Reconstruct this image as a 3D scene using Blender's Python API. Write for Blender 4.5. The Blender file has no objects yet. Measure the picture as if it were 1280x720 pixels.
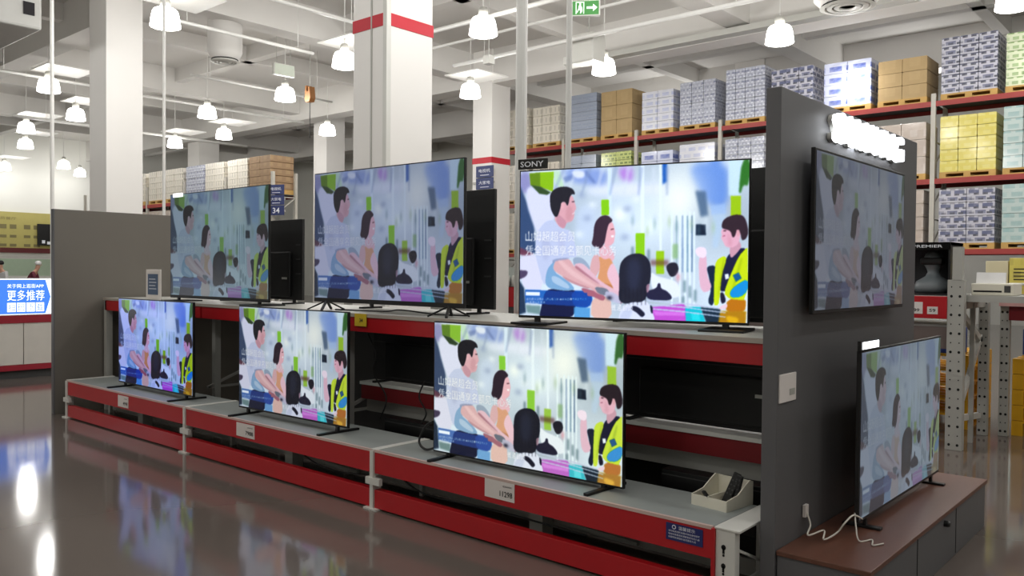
import bpy, bmesh, math, random
import numpy as np
from mathutils import Vector, Matrix

random.seed(7)
SC = bpy.context.scene
COL = SC.collection
PI = math.pi

# ---------------------------------------------------------------- camera
cam = bpy.data.cameras.new('camera'); camo = bpy.data.objects.new('camera', cam); COL.objects.link(camo)
cam.sensor_width = 36; cam.lens = 36*1044.81/1280; cam.clip_end = 300
CR, CU, CB = Vector((.7538, .6570, .0091)), Vector((-.0190, .0090, .9998)), Vector((.6568, -.7538, .0194))
m3 = Matrix((CR, CU, CB)).transposed()
camo.matrix_world = Matrix.Translation((0, 0, 1.6)) @ m3.to_4x4()
SC.camera = camo

# ---------------------------------------------------------------- light and exposure
SC.view_settings.view_transform = 'Standard'; SC.view_settings.look = 'None'
SC.view_settings.exposure = 0.0; SC.view_settings.gamma = 1.0; SC.view_settings.use_curve_mapping = False
LAMP_W = 138.0          # watts under every hall lamp
DOME = 12.0             # glow of the acrylic lamp shades
world = bpy.data.worlds.new('hall'); SC.world = world; world.use_nodes = True
world.node_tree.nodes['Background'].inputs[0].default_value = (.9, .95, 1, 1)
world.node_tree.nodes['Background'].inputs[1].default_value = .05
SC.cycles.max_bounces = 6; SC.cycles.diffuse_bounces = 4; SC.cycles.glossy_bounces = 3
SC.cycles.transparent_max_bounces = 8; SC.cycles.caustics_reflective = False; SC.cycles.caustics_refractive = False
SC.cycles.use_denoising = True
SC.cycles.sample_clamp_indirect = 4

# ---------------------------------------------------------------- materials
def lin(c):
    return tuple(((v/255)/12.92 if v/255 <= .04045 else ((v/255+.055)/1.055)**2.4) for v in c)
MATS = {}
def mat(name, col, rough=.5, metal=0., var=.06, scale=6., bump=0., bscale=40., coat=0., spec=.5, emis=0., ecol=None, stretch=(1, 1, 1)):
    if name in MATS: return MATS[name]
    m = bpy.data.materials.new(name); m.use_nodes = True; MATS[name] = m
    nt = m.node_tree; b = nt.nodes['Principled BSDF']
    c = lin(col)
    tc = nt.nodes.new('ShaderNodeTexCoord'); mp = nt.nodes.new('ShaderNodeMapping'); mp.inputs['Scale'].default_value = stretch
    nt.links.new(tc.outputs['Object'], mp.inputs[0])
    nz = nt.nodes.new('ShaderNodeTexNoise'); nz.inputs['Scale'].default_value = scale; nz.inputs['Detail'].default_value = 3
    nt.links.new(mp.outputs[0], nz.inputs['Vector'])
    mx = nt.nodes.new('ShaderNodeMix'); mx.data_type = 'RGBA'
    mx.inputs['A'].default_value = (*[v*(1-var) for v in c], 1); mx.inputs['B'].default_value = (*[min(1, v*(1+var)) for v in c], 1)
    nt.links.new(nz.outputs['Fac'], mx.inputs['Factor']); nt.links.new(mx.outputs['Result'], b.inputs['Base Color'])
    b.inputs['Roughness'].default_value = rough; b.inputs['Metallic'].default_value = metal
    b.inputs['Specular IOR Level'].default_value = spec; b.inputs['Coat Weight'].default_value = coat; b.inputs['Coat Roughness'].default_value = .12
    if bump:
        n2 = nt.nodes.new('ShaderNodeTexNoise'); n2.inputs['Scale'].default_value = bscale; n2.inputs['Detail'].default_value = 2
        nt.links.new(mp.outputs[0], n2.inputs['Vector'])
        bp = nt.nodes.new('ShaderNodeBump'); bp.inputs['Strength'].default_value = bump; bp.inputs['Distance'].default_value = .02
        nt.links.new(n2.outputs['Fac'], bp.inputs['Height']); nt.links.new(bp.outputs['Normal'], b.inputs['Normal'])
    if emis:
        b.inputs['Emission Color'].default_value = (*lin(ecol or col), 1); b.inputs['Emission Strength'].default_value = emis
    return m
def carton_mat(name, base, inks, amount=.42, size=(5, 5, 9), coat=.5, rough=.45):
    """printed carton: rows of ink blocks laid out over the board colour, under a crumpled plastic wrap"""
    if name in MATS: return MATS[name]
    m = mat(name, base, rough, coat=coat, bump=1. if coat > .5 else .2, bscale=6, var=.08)
    nt = m.node_tree; b = nt.nodes['Principled BSDF']
    src = b.inputs['Base Color'].links[0].from_socket
    tc = nt.nodes.new('ShaderNodeTexCoord'); sp = nt.nodes.new('ShaderNodeSeparateXYZ'); nt.links.new(tc.outputs['Object'], sp.inputs[0])
    ad = nt.nodes.new('ShaderNodeMath'); nt.links.new(sp.outputs['X'], ad.inputs[0]); nt.links.new(sp.outputs['Y'], ad.inputs[1])
    cb = nt.nodes.new('ShaderNodeCombineXYZ'); nt.links.new(ad.outputs[0], cb.inputs[0]); nt.links.new(sp.outputs['Z'], cb.inputs[1])
    for k, ink in enumerate(inks):
        br = nt.nodes.new('ShaderNodeTexBrick'); br.inputs['Scale'].default_value = 1
        br.inputs['Brick Width'].default_value = .9/size[0]/(1+.6*k); br.inputs['Row Height'].default_value = .9/size[2]/(1+.3*k)
        br.inputs['Mortar Size'].default_value = .22/size[2]; br.inputs['Mortar Smooth'].default_value = .1; br.inputs['Bias'].default_value = -.1
        br.inputs['Color1'].default_value = (1, 1, 1, 1); br.inputs['Color2'].default_value = (.15, .15, .15, 1); br.inputs['Mortar'].default_value = (0, 0, 0, 1)
        nt.links.new(cb.outputs[0], br.inputs['Vector'])
        nz = nt.nodes.new('ShaderNodeTexNoise'); nz.inputs['Scale'].default_value = 5+3*k; nt.links.new(tc.outputs['Object'], nz.inputs['Vector'])
        mu = nt.nodes.new('ShaderNodeMath'); mu.operation = 'MULTIPLY'; nt.links.new(br.outputs['Color'], mu.inputs[0]); nt.links.new(nz.outputs['Fac'], mu.inputs[1])
        m2 = nt.nodes.new('ShaderNodeMath'); m2.operation = 'MULTIPLY'; m2.use_clamp = True; nt.links.new(mu.outputs[0], m2.inputs[0]); m2.inputs[1].default_value = amount*3.2
        mx = nt.nodes.new('ShaderNodeMix'); mx.data_type = 'RGBA'; mx.inputs['B'].default_value = (*lin(ink), 1)
        nt.links.new(m2.outputs[0], mx.inputs['Factor']); nt.links.new(src, mx.inputs['A']); src = mx.outputs['Result']
    nt.links.new(src, b.inputs['Base Color'])
    return m

# ---------------------------------------------------------------- mesh helpers
class MB:
    def __init__(s): s.v = []; s.f = []; s.m = []
    def box(s, x0, x1, y0, y1, z0, z1, m=0):
        n = len(s.v); s.v += [(x, y, z) for z in (z0, z1) for y in (y0, y1) for x in (x0, x1)]
        s.f += [tuple(n+i for i in q) for q in ((0, 2, 3, 1), (4, 5, 7, 6), (0, 1, 5, 4), (2, 6, 7, 3), (0, 4, 6, 2), (1, 3, 7, 5))]; s.m += [m]*6
        return s
    def prism(s, pts, y0, y1, m=0, axis='y'):
        """outline pts=(a,b) extruded along an axis"""
        n = len(s.v); k = len(pts)
        for d in (y0, y1):
            for a, b in pts: s.v.append((a, d, b) if axis == 'y' else (d, a, b) if axis == 'x' else (a, b, d))
        s.f.append(tuple(range(n, n+k))); s.f.append(tuple(range(n+2*k-1, n+k-1, -1)))
        for i in range(k): s.f.append((n+i, n+(i+1) % k, n+k+(i+1) % k, n+k+i))
        s.m += [m]*(k+2); return s
    def tube(s, pts, r, n=8, m=0, cap=True):
        pts = [Vector(p) for p in pts]; base = len(s.v)
        for i, p in enumerate(pts):
            d = (pts[min(i+1, len(pts)-1)]-pts[max(i-1, 0)]).normalized()
            a = d.orthogonal().normalized() if i == 0 else (a-d*a.dot(d)).normalized()
            c = d.cross(a)
            for k in range(n): s.v.append(tuple(p+(a*math.cos(2*PI*k/n)+c*math.sin(2*PI*k/n))*r))
        for i in range(len(pts)-1):
            for k in range(n):
                q = base+i*n; s.f.append((q+k, q+(k+1) % n, q+n+(k+1) % n, q+n+k)); s.m.append(m)
        if cap:
            s.f.append(tuple(base+k for k in reversed(range(n)))); s.f.append(tuple(base+(len(pts)-1)*n+k for k in range(n))); s.m += [m, m]
        return s
    def bar(s, p, q, w, t, up=(0, 0, 1), m=0):
        """flat bar from p to q, w wide across, t thick along up"""
        p, q = Vector(p), Vector(q); d = (q-p).normalized(); u = Vector(up); u = (u-d*u.dot(d)).normalized(); c = d.cross(u)
        n = len(s.v)
        for e in (p, q):
            for i, j in ((-1, -1), (1, -1), (1, 1), (-1, 1)): s.v.append(tuple(e+c*i*w/2+u*j*t/2))
        s.f += [(n, n+1, n+2, n+3), (n+7, n+6, n+5, n+4)]+[(n+i, n+4+i, n+4+(i+1) % 4, n+(i+1) % 4) for i in range(4)]; s.m += [m]*6
        return s
    def lathe(s, prof, n=20, c=(0, 0), m=0):
        base = len(s.v)
        for r, z in prof:
            for k in range(n): s.v.append((c[0]+r*math.cos(2*PI*k/n), c[1]+r*math.sin(2*PI*k/n), z))
        for i in range(len(prof)-1):
            for k in range(n):
                q = base+i*n; s.f.append((q+k, q+(k+1) % n, q+n+(k+1) % n, q+n+k)); s.m.append(m)
        s.f.append(tuple(base+k for k in range(n))[::-1]); s.f.append(tuple(base+(len(prof)-1)*n+k for k in range(n))); s.m += [m, m]
        return s
    def mesh(s, name, mats, smooth=False):
        me = bpy.data.meshes.new(name); me.from_pydata(s.v, [], s.f)
        for m in (mats if isinstance(mats, (list, tuple)) else [mats]): me.materials.append(m)
        me.polygons.foreach_set('material_index', s.m)
        bm = bmesh.new(); bm.from_mesh(me); bmesh.ops.recalc_face_normals(bm, faces=bm.faces); bm.to_mesh(me); bm.free()
        if smooth: me.shade_smooth()
        return me
    def build(s, name, mats, parent=None, loc=(0, 0, 0), rot=(0, 0, 0), bevel=0, smooth=False, label=None):
        o = link(name, s.mesh(name, mats, smooth), parent, loc, rot)
        if bevel:
            b = o.modifiers.new('bevel', 'BEVEL'); b.width = bevel; b.segments = 2; b.limit_method = 'ANGLE'
        if label: o['label'] = label
        return o
def link(name, me, parent=None, loc=(0, 0, 0), rot=(0, 0, 0)):
    o = bpy.data.objects.new(name, me); COL.objects.link(o); o.parent = parent; o.location = loc; o.rotation_euler = rot
    return o
def tag(o, label, cat, group=None, kind=None):
    o['label'] = label; o['category'] = cat
    if group: o['group'] = group
    if kind: o['kind'] = kind
    return o
def thing(name, label, cat, loc=(0, 0, 0), rz=0, group=None):
    return tag(link(name, None, None, loc, (0, 0, rz)), label, cat, group)
def struct(o): o['kind'] = 'structure'; return o
def text_mesh(s, size=1., ext=0., bold=0.):
    cu = bpy.data.curves.new('lettering', 'FONT'); cu.body = s; cu.size = size; cu.extrude = ext; cu.resolution_u = 2; cu.offset = bold
    o = bpy.data.objects.new('lettering', cu); COL.objects.link(o)
    bpy.context.view_layer.update()
    me = bpy.data.meshes.new_from_object(o.evaluated_get(bpy.context.evaluated_depsgraph_get()))
    bpy.data.objects.remove(o); bpy.data.curves.remove(cu)
    return me
def text(s, width, height, m, parent, loc, rot=(PI/2, 0, 0), ext=0., name='lettering'):
    """lettering fitted into width x height; loc is its lower left corner"""
    bo = .012 if s.isascii() else 0.; me = text_mesh(s, 1, 0, bo)
    co = np.empty(len(me.vertices)*3); me.vertices.foreach_get('co', co); co = co.reshape(-1, 3)
    lo, hi = co.min(0), co.max(0)
    if ext: me = text_mesh(s, 1, ext/ (height/(hi[1]-lo[1])), bo); co = np.empty(len(me.vertices)*3); me.vertices.foreach_get('co', co); co = co.reshape(-1, 3)
    co[:, 0] = (co[:, 0]-lo[0])*width/(hi[0]-lo[0]); co[:, 1] = (co[:, 1]-lo[1])*height/(hi[1]-lo[1]); co[:, 2] *= height/(hi[1]-lo[1])
    me.vertices.foreach_set('co', co.ravel()); me.materials.clear(); me.materials.append(m); me.update()
    return link(name, me, parent, loc, rot)
# ---------------------------------------------------------------- the picture that all the shop televisions show
PW, PH = 400, 225
def paint_picture(glyphs):
    SS = 2
    W, H_ = PW*SS, PH*SS
    quad = [(651, 216.5), (936.5, 200.5), (934, 403.5), (648.5, 393.5)]
    A_ = []; b_ = []
    for (px, py), (u, v) in zip(quad, [(0, 0), (W, 0), (W, H_), (0, H_)]):
        A_.append([px, py, 1, 0, 0, 0, -u*px, -u*py]); b_.append(u)
        A_.append([0, 0, 0, px, py, 1, -v*px, -v*py]); b_.append(v)
    h = np.append(np.linalg.solve(np.array(A_), np.array(b_)), 1).reshape(3, 3)
    OR = {'A': (640, 190), 'B': (640, 290), 'C': (780, 190), 'D': (780, 290)}
    def tf(fr, pts):
        p = np.array(pts, float)/6+np.array(OR[fr])
        q = np.c_[p, np.ones(len(p))] @ h.T
        return q[:, :2]/q[:, 2:]
    def smooth(p, n=2):
        for _ in range(n):
            q = np.roll(p, -1, 0)
            p = np.stack([.78*p+.22*q, .22*p+.78*q], 1).reshape(-1, 2)
        return p
    def mask(p):
        m = np.zeros((H_, W), bool)
        x0, y0 = np.maximum(np.floor(p.min(0)).astype(int), 0)
        x1, y1 = np.minimum(np.ceil(p.max(0)).astype(int)+1, [W, H_])
        if x1 <= x0 or y1 <= y0: return m
        X, Y = np.meshgrid(np.arange(x0, x1)+.5, np.arange(y0, y1)+.5)
        ins = np.zeros(X.shape, bool)
        q = np.roll(p, -1, 0)
        for (ax, ay), (bx, by) in zip(p, q):
            if ay == by: continue
            c = ((ay > Y) != (by > Y)) & (X < (bx-ax)*(Y-ay)/(by-ay)+ax)
            ins ^= c
        m[y0:y1, x0:x1] = ins
        return m
    def blur(a, r):
        if r < 1: return a
        k = np.ones(2*r+1)/(2*r+1)
        for _ in range(2):
            for ax in (0, 1):
                pad = [(0, 0)]*a.ndim; pad[ax] = (r, r)
                b = np.pad(a, pad, mode='edge')
                cs = np.cumsum(b, ax); z = np.zeros_like(np.take(cs, [0], ax)); cs = np.concatenate([z, cs], ax)
                n = a.shape[ax]
                a = (np.take(cs, np.arange(2*r+1, 2*r+1+n), ax)-np.take(cs, np.arange(0, n), ax))/(2*r+1)
        return a
    img = np.zeros((H_, W, 3)); img[:] = (208, 220, 230)
    yy, xx = np.mgrid[0:H_, 0:W]
    img += (20*np.sin(xx/97.)*np.cos(yy/71.+1))[..., None]
    def P(fr, pts, col, a=1., s=2, b=0):
        nonlocal img
        m = mask(smooth(tf(fr, pts), s) if s else tf(fr, pts)).astype(float)*a
        if b: m = blur(m, b)
        img = img*(1-m[..., None])+np.array(col, float)*m[..., None]
    def G(fr, c, rx, ry, col, a=1.):
        nonlocal img
        (cx, cy), = tf(fr, [c]); sx = rx*W/1720.; sy = ry*W/1720.
        m = a*np.exp(-((xx-cx)/sx)**2-((yy-cy)/sy)**2)
        img = img*(1-m[..., None])+np.array(col, float)*m[..., None]
    def R(fr, x0, y0, x1, y1, col, a=1., b=0): P(fr, [(x0, y0), (x1, y0), (x1, y1), (x0, y1)], col, a, 0, b)
    # hall behind the people
    P('A', [(60, 160), (140, 160), (150, 300), (60, 330)], (160, 160, 200), 1, 1, 6)
    P('A', [(360, 140), (720, 130), (700, 280), (560, 250), (450, 240)], (155, 175, 225), .9, 1, 8)
    P('A', [(300, 150), (360, 150), (390, 280), (330, 260)], (205, 232, 205), .9, 0, 2)
    P('A', [(380, 200), (560, 150), (630, 240), (610, 245), (540, 170), (400, 240)], (120, 140, 190), .7, 0, 3)
    P('A', [(440, 150), (545, 150), (540, 205), (470, 205)], (240, 244, 252), .9, 1, 3)
    P('A', [(60, 260), (110, 380), (165, 560), (180, 760), (50, 760)], (70, 92, 128), 1, 0, 3)
    P('A', [(110, 260), (215, 300), (300, 330), (330, 520), (200, 640), (165, 560), (110, 400)], (226, 228, 246), 1, 1, 4)
    P('A', [(480, 400), (650, 400), (600, 700), (470, 700)], (214, 226, 244), .8, 1, 14)
    P('C', [(480, 100), (780, 65), (780, 420), (640, 420), (520, 250)], (132, 166, 228), .95, 1, 10)
    P('A', [(790, 130), (905, 120), (900, 240), (820, 220)], (196, 150, 226), .9, 1, 8)
    P('A', [(560, 270), (960, 230), (960, 330), (560, 330)], (238, 242, 254), .8, 1, 10)
    P('C', [(0, 260), (300, 240), (300, 320), (0, 330)], (236, 240, 252), .8, 1, 10)
    G('C', (410, 350), 150, 170, (250, 253, 246), .95)
    G('A', (805, 470), 50, 45, (250, 255, 250), .9); G('C', (205, 560), 55, 45, (245, 255, 250), .9)
    P('C', [(285, 90), (318, 90), (318, 230), (285, 250)], (40, 100, 190), .9, 0, 3)
    P('C', [(530, 295), (610, 300), (628, 480), (570, 490)], (98, 122, 150), .9, 0, 4)
    P('C', [(645, 405), (760, 390), (765, 470), (650, 480)], (180, 205, 240), .8, 0, 3)
    R('C', 535, 545, 610, 625, (24, 42, 66), 1, 1)
    P('C', [(660, 470), (760, 470), (700, 720), (660, 720)], (196, 216, 236), .8, 0, 4)
    P('C', [(780, 70), (880, 70), (870, 330), (780, 330)], (216, 238, 250), .9, 0, 3)
    P('C', [(880, 70), (945, 60), (932, 260), (890, 250), (870, 320), (855, 300)], (66, 128, 60), 1, 1, 2)
    for x, w, y0 in ((135, 26, 100), (270, 18, 100)): R('C', x-w/2, y0, x+w/2, 740, (240, 250, 255), .9, 1)
    for x, w in ((355, 14), (415, 14), (455, 16), (490, 14), (522, 12)): R('C', x-w/2, 450, x+w/2, 1150, (240, 252, 255), .9, 1)
    for x, c in ((435, (120, 150, 190)), (472, (110, 150, 175)), (506, (80, 110, 150)), (390, (150, 180, 190))): R('C', x-5, 480, x+5, 900, c, .7, 1)
    R('A', 715, 130, 745, 480, (226, 240, 252), .9, 1)
    for k in range(9):      # beams and strips on the ceiling of the hall
        x = 380+95*k; P('A', [(x, 120), (x+34, 120), (x-70+12*k, 330), (x-84+12*k, 330)], (224, 232, 242) if k % 2 else (150, 166, 200), .45, 0, 3)
    for k, (x, y) in enumerate(((520, 330), (600, 400), (860, 430), (930, 360), (560, 500), (900, 560), (840, 640), (500, 620))): G('A', (x, y), 34, 24, (244, 250, 252) if k % 2 else (168, 182, 208), .6)
    for k in range(12): G('C', (60+55*k, 520+((k*37) % 90)), 16, 40, ((120, 150, 160), (236, 246, 250), (170, 196, 150))[k % 3], .35)
    # lime boxes
    P('A', [(132, 172), (215, 165), (215, 268), (140, 258)], (112, 150, 14), 1, 0, 1)
    P('A', [(212, 165), (312, 160), (306, 305), (212, 268)], (150, 200, 6), 1, 0, 1)
    P('A', [(140, 256), (215, 268), (290, 312), (262, 330), (205, 322)], (62, 88, 52), 1, 0, 1)
    for fr, q, c in (('A', (668, 365, 724, 476), (146, 214, 20)), ('C', (84, 612, 150, 780), (152, 214, 30)), ('D', (236, 142, 296, 312), (168, 210, 60)), ('C', (798, 334, 872, 478), (168, 208, 10))):
        R(fr, *q, c, 1, 1)
    P('D', [(360, 90), (400, 90), (400, 200), (360, 200)], (150, 190, 130), .7, 0, 3)
    for x, y in ((60, 110), (180, 130), (450, 360), (490, 400), (530, 430), (440, 480)): R('D', x-10, y, x+10, y+90, (90, 120, 130), .6, 3)
    R('D', 195, 210, 330, 250, (110, 60, 60), .6, 4)
    # left machine
    P('B', [(55, 175), (190, 160), (246, 425), (90, 432), (60, 330)], (226, 226, 242), 1, 1, 2)
    P('B', [(190, 170), (260, 200), (250, 330), (225, 360)], (120, 160, 200), .9, 0, 2)
    P('B', [(40, 110), (130, 150), (170, 170), (50, 180)], (120, 70, 90), .9, 1, 2)
    P('B', [(45, 285), (118, 290), (108, 330), (45, 360)], (90, 78, 108), 1, 1, 1)
    P('B', [(45, 350), (88, 420), (100, 600), (40, 620)], (44, 66, 92), 1, 0, 2)
    P('B', [(100, 545), (210, 550), (205, 615), (110, 600)], (120, 150, 150), .9, 0, 2)
    # woman
    sk = (226, 186, 188); sk2 = (202, 154, 160)
    P('B', [(600, 180), (645, 165), (670, 240), (640, 310), (615, 345), (575, 290)], sk, 1, 1)
    P('B', [(655, 100), (725, 100), (775, 190), (730, 240), (645, 180)], (238, 196, 204))
    P('B', [(645, 175), (690, 210), (740, 190), (800, 380), (790, 430), (700, 430), (630, 370), (660, 260)], (226, 172, 136))
    P('B', [(640, 370), (760, 400), (750, 430), (650, 400)], (190, 130, 90), .8, 1, 1)
    P('B', [(595, 480), (735, 480), (745, 650), (585, 650)], (232, 198, 188), 1, 1)
    P('B', [(740, 230), (770, 250), (830, 430), (835, 540), (770, 520), (760, 420), (700, 320)], (240, 204, 214))
    P('A', [(720, 535), (752, 528), (766, 580), (772, 610), (766, 640), (762, 680), (735, 705), (700, 715), (686, 690), (705, 600)], (240, 192, 200))
    P('A', [(630, 515), (668, 482), (715, 478), (752, 512), (745, 528), (722, 540), (706, 600), (692, 680), (676, 706), (655, 730), (590, 700), (606, 640), (612, 560)], (66, 46, 66))
    P('A', [(738, 628), (762, 628), (756, 644), (742, 642)], (255, 250, 250), 1, 0)
    P('A', [(736, 580), (760, 577), (760, 583), (738, 588)], (90, 50, 60), .9, 0)
    # man
    P('B', [(440, -10), (470, 90), (485, 190), (440, 190), (300, 240), (262, 280), (245, 420), (205, 300), (170, 160), (180, 20), (240, -70), (310, -90), (350, -40), (400, -15)], (206, 213, 236))
    P('B', [(240, 415), (258, 275), (330, 205), (315, 300), (355, 325), (440, 385), (470, 432), (400, 445)], (146, 182, 214))
    P('B', [(215, 60), (260, 40), (300, 120), (260, 220), (225, 200)], (190, 196, 222), .7, 2, 5)
    P('B', [(330, -10), (360, 0), (400, 90), (380, 170), (350, 120)], (196, 200, 226), .6, 2, 5)
    P('B', [(290, 330), (330, 330), (430, 400), (420, 430), (300, 380)], (196, 214, 232), .8)
    P('B', [(450, 190), (525, 190), (590, 270), (560, 300), (460, 262)], (168, 182, 200))
    P('B', [(250, 418), (400, 442), (475, 430), (480, 500), (460, 650), (195, 650), (215, 560)], (22, 32, 74))
    P('B', [(440, 438), (560, 438), (605, 490), (575, 565), (455, 560)], (24, 84, 176), .95, 1, 1)
    P('B', [(460, 560), (580, 565), (580, 650), (460, 650)], (110, 170, 220), .9, 0, 1)
    P('B', [(455, 240), (525, 232), (580, 285), (660, 368), (760, 425), (830, 480), (830, 530), (720, 490), (640, 410), (500, 320)], (234, 198, 208))
    P('B', [(500, 410), (620, 440), (700, 480), (680, 520), (600, 480), (560, 480)], (180, 120, 135))
    P('B', [(325, 205), (425, 196), (465, 262), (520, 310), (620, 375), (705, 420), (690, 475), (640, 462), (590, 425), (480, 385), (355, 322), (300, 280)], sk)
    P('B', [(330, 210), (360, 205), (470, 300), (610, 392), (640, 420), (560, 390), (430, 320)], (240, 206, 206), .8, 2, 2)
    P('B', [(462, 262), (520, 308), (640, 385), (660, 392), (540, 300), (480, 250)], (176, 122, 134), .8, 2, 1)
    P('B', [(300, 205), (420, 192), (424, 204), (330, 216), (300, 240)], (150, 162, 192), .8, 1, 1)
    P('B', [(355, 318), (480, 380), (590, 420), (560, 425), (420, 375)], sk2, .9)
    P('B', [(610, 408), (700, 418), (730, 450), (700, 475), (640, 460)], (128, 134, 148), 1, 1)
    P('B', [(690, 440), (760, 450), (820, 500), (800, 540), (700, 500)], (200, 200, 220), .9, 1, 1)
    G('B', (725, 490), 22, 14, (30, 30, 50), .8)
    P('A', [(425, 330), (452, 336), (466, 375), (482, 432), (468, 446), (466, 470), (462, 500), (446, 526), (408, 532), (388, 584), (345, 560), (312, 500), (345, 450), (360, 385), (400, 380), (412, 410)], (228, 182, 190))
    P('A', [(420, 400), (450, 420), (455, 470), (440, 520), (410, 528), (395, 470)], (214, 164, 172), .7, 2, 4)
    P('A', [(345, 470), (380, 500), (410, 530), (390, 582), (350, 560), (325, 510)], (206, 158, 172), .8)
    P('A', [(282, 330), (310, 292), (350, 272), (405, 266), (458, 285), (474, 328), (446, 322), (430, 350), (424, 388), (414, 414), (396, 380), (370, 380), (358, 440), (340, 490), (318, 494), (286, 430)], (34, 34, 48))
    P('A', [(362, 392), (386, 386), (388, 425), (370, 440)], (236, 190, 196))
    P('A', [(446, 376), (466, 374), (466, 382), (448, 384)], (40, 30, 40), .8, 0)
    P('A', [(448, 470), (470, 455), (468, 462), (452, 474)], (250, 245, 245), .8, 0)
    # far child, bag
    P('D', [(195, 290), (240, 330), (330, 350), (405, 375), (425, 490), (300, 490), (200, 430)], (238, 244, 250), 1, 2, 1)
    P('D', [(306, 262), (340, 228), (392, 228), (408, 275), (392, 320), (345, 342)], (40, 40, 58))
    G('D', (400, 335), 16, 26, (230, 180, 190), .9)
    P('D', [(165, 440), (240, 420), (250, 380), (270, 385), (270, 420), (320, 440), (362, 490), (330, 512), (165, 505)], (42, 42, 74))
    # trolley load
    P('D', [(200, 560), (440, 535), (465, 560), (462, 675), (220, 675)], (204, 112, 212), 1, 0, 1)
    P('D', [(210, 590), (450, 600), (450, 625), (230, 620)], (228, 150, 236), .8, 0, 1)
    P('D', [(455, 560), (570, 560), (610, 685), (462, 685)], (26, 200, 214), 1, 0, 1)
    P('D', [(500, 600), (560, 600), (570, 660), (505, 660)], (120, 235, 240), .7, 0, 1)
    P('D', [(570, 560), (720, 575), (720, 690), (620, 690)], (26, 52, 72), 1, 0, 1)
    P('D', [(770, 500), (912, 488), (908, 600), (760, 600)], (200, 128, 20), 1, 1, 1)
    P('D', [(720, 590), (915, 590), (908, 700), (700, 700)], (190, 140, 22), 1, 0, 2)
    P('D', [(760, 620), (860, 640), (850, 680), (770, 670)], (236, 190, 40), .9, 1, 2)
    for d in (0, 28, 60): P('D', [(160, 505+d), (440, 528+d), (760, 570+d), (760, 578+d), (440, 538+d), (160, 514+d)], (206, 214, 234), .95, 0)
    # girl from behind
    P('D', [(-55, 690), (-35, 590), (0, 545), (60, 520), (160, 510), (195, 555), (240, 690)], (228, 232, 246))
    P('D', [(-50, 680), (-30, 610), (10, 570), (60, 560), (50, 620), (10, 690)], (205, 212, 232), .8, 1, 3)
    P('D', [(62, 548), (105, 560), (160, 612), (128, 640), (90, 600), (45, 575)], (28, 32, 60))
    P('D', [(190, 540), (212, 560), (212, 610), (195, 600)], (28, 32, 60))
    P('D', [(-46, 500), (-40, 400), (-42, 300), (-30, 230), (10, 185), (60, 163), (120, 160), (165, 185), (193, 230), (200, 300), (192, 370), (172, 430), (160, 500), (120, 525), (60, 522), (20, 535), (-20, 530)], (34, 38, 58))
    P('D', [(160, 400), (188, 380), (184, 440), (166, 460)], (190, 150, 165), .8)
    P('D', [(20, 215), (90, 190), (130, 260), (110, 400), (60, 460), (20, 380)], (54, 60, 84), .8, 2, 8)
    for k in range(7): P('D', [(-30+30*k, 420), (-22+30*k, 420), (-26+31*k, 545), (-30+31*k, 545)], (24, 26, 44), .7, 0, 1)
    # shop assistant
    P('D', [(612, 256), (690, 246), (690, 400), (665, 560), (622, 525), (652, 430), (632, 330)], (18, 44, 74))
    P('D', [(555, 200), (580, 170), (608, 160), (616, 200), (620, 330), (655, 400), (640, 438), (590, 452), (562, 400)], (234, 196, 212))
    P('D', [(530, 130), (560, 110), (610, 118), (618, 165), (600, 195), (560, 190), (535, 165)], (248, 232, 244))
    P('D', [(780, 150), (900, 110), (915, 160), (840, 300), (770, 440), (712, 445), (718, 330)], (26, 32, 72))
    P('D', [(785, 110), (860, 60), (880, 110), (850, 150), (795, 205)], (214, 170, 186))
    P('D', [(685, 215), (745, 178), (768, 200), (728, 320), (715, 470), (705, 545), (668, 545), (675, 320)], (210, 232, 8), 1, 1)
    P('D', [(915, 120), (925, 120), (925, 510), (790, 500), (745, 455), (790, 330), (860, 175)], (212, 232, 8), 1, 1)
    P('D', [(715, 450), (745, 450), (765, 520), (725, 540)], (30, 30, 60))
    P('D', [(870, 190), (890, 200), (810, 470), (790, 480)], (176, 200, 10), .7, 1, 2)
    P('D', [(740, 200), (752, 205), (708, 470), (698, 470)], (170, 192, 10), .7, 1, 2)
    P('D', [(812, 322), (858, 300), (880, 345), (836, 372)], (20, 104, 160), 1, 0)
    P('D', [(788, 450), (830, 400), (925, 345), (925, 440), (872, 485), (800, 490)], (0, 156, 224), 1, 1)
    P('D', [(752, 315), (780, 310), (785, 345), (758, 355)], (240, 246, 252), 1, 0)
    P('C', [(730, 575), (790, 575), (830, 600), (870, 590), (868, 650), (845, 700), (800, 720), (755, 708), (742, 675), (722, 645), (732, 625), (724, 605)], (236, 190, 206))
    P('C', [(735, 520), (770, 490), (830, 470), (890, 476), (915, 520), (932, 600), (915, 650), (880, 668), (868, 600), (845, 580), (826, 640), (808, 640), (795, 590), (725, 574)], (58, 40, 54))
    P('C', [(836, 585), (862, 582), (866, 625), (845, 638)], (230, 180, 190))
    P('C', [(770, 600), (800, 640), (810, 700), (780, 715), (775, 660)], (222, 168, 184), .7, 2, 4)
    P('C', [(740, 588), (762, 588), (762, 595), (742, 596)], (70, 40, 54), .9, 0)
    P('C', [(735, 628), (755, 626), (755, 632), (736, 633)], (170, 90, 120), .9, 0)
    P('D', [(712, 555), (775, 530), (770, 570), (710, 580)], (240, 215, 225))
    # lettering laid over the picture
    P('B', [(95, 430), (250, 435), (450, 445), (560, 455), (565, 560), (95, 530)], (22, 84, 176), .72, 0)
    P('B', [(100, 448), (205, 450), (205, 476), (100, 474)], (240, 246, 255), 1, 0)
    m = np.zeros((H_, W))
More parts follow.
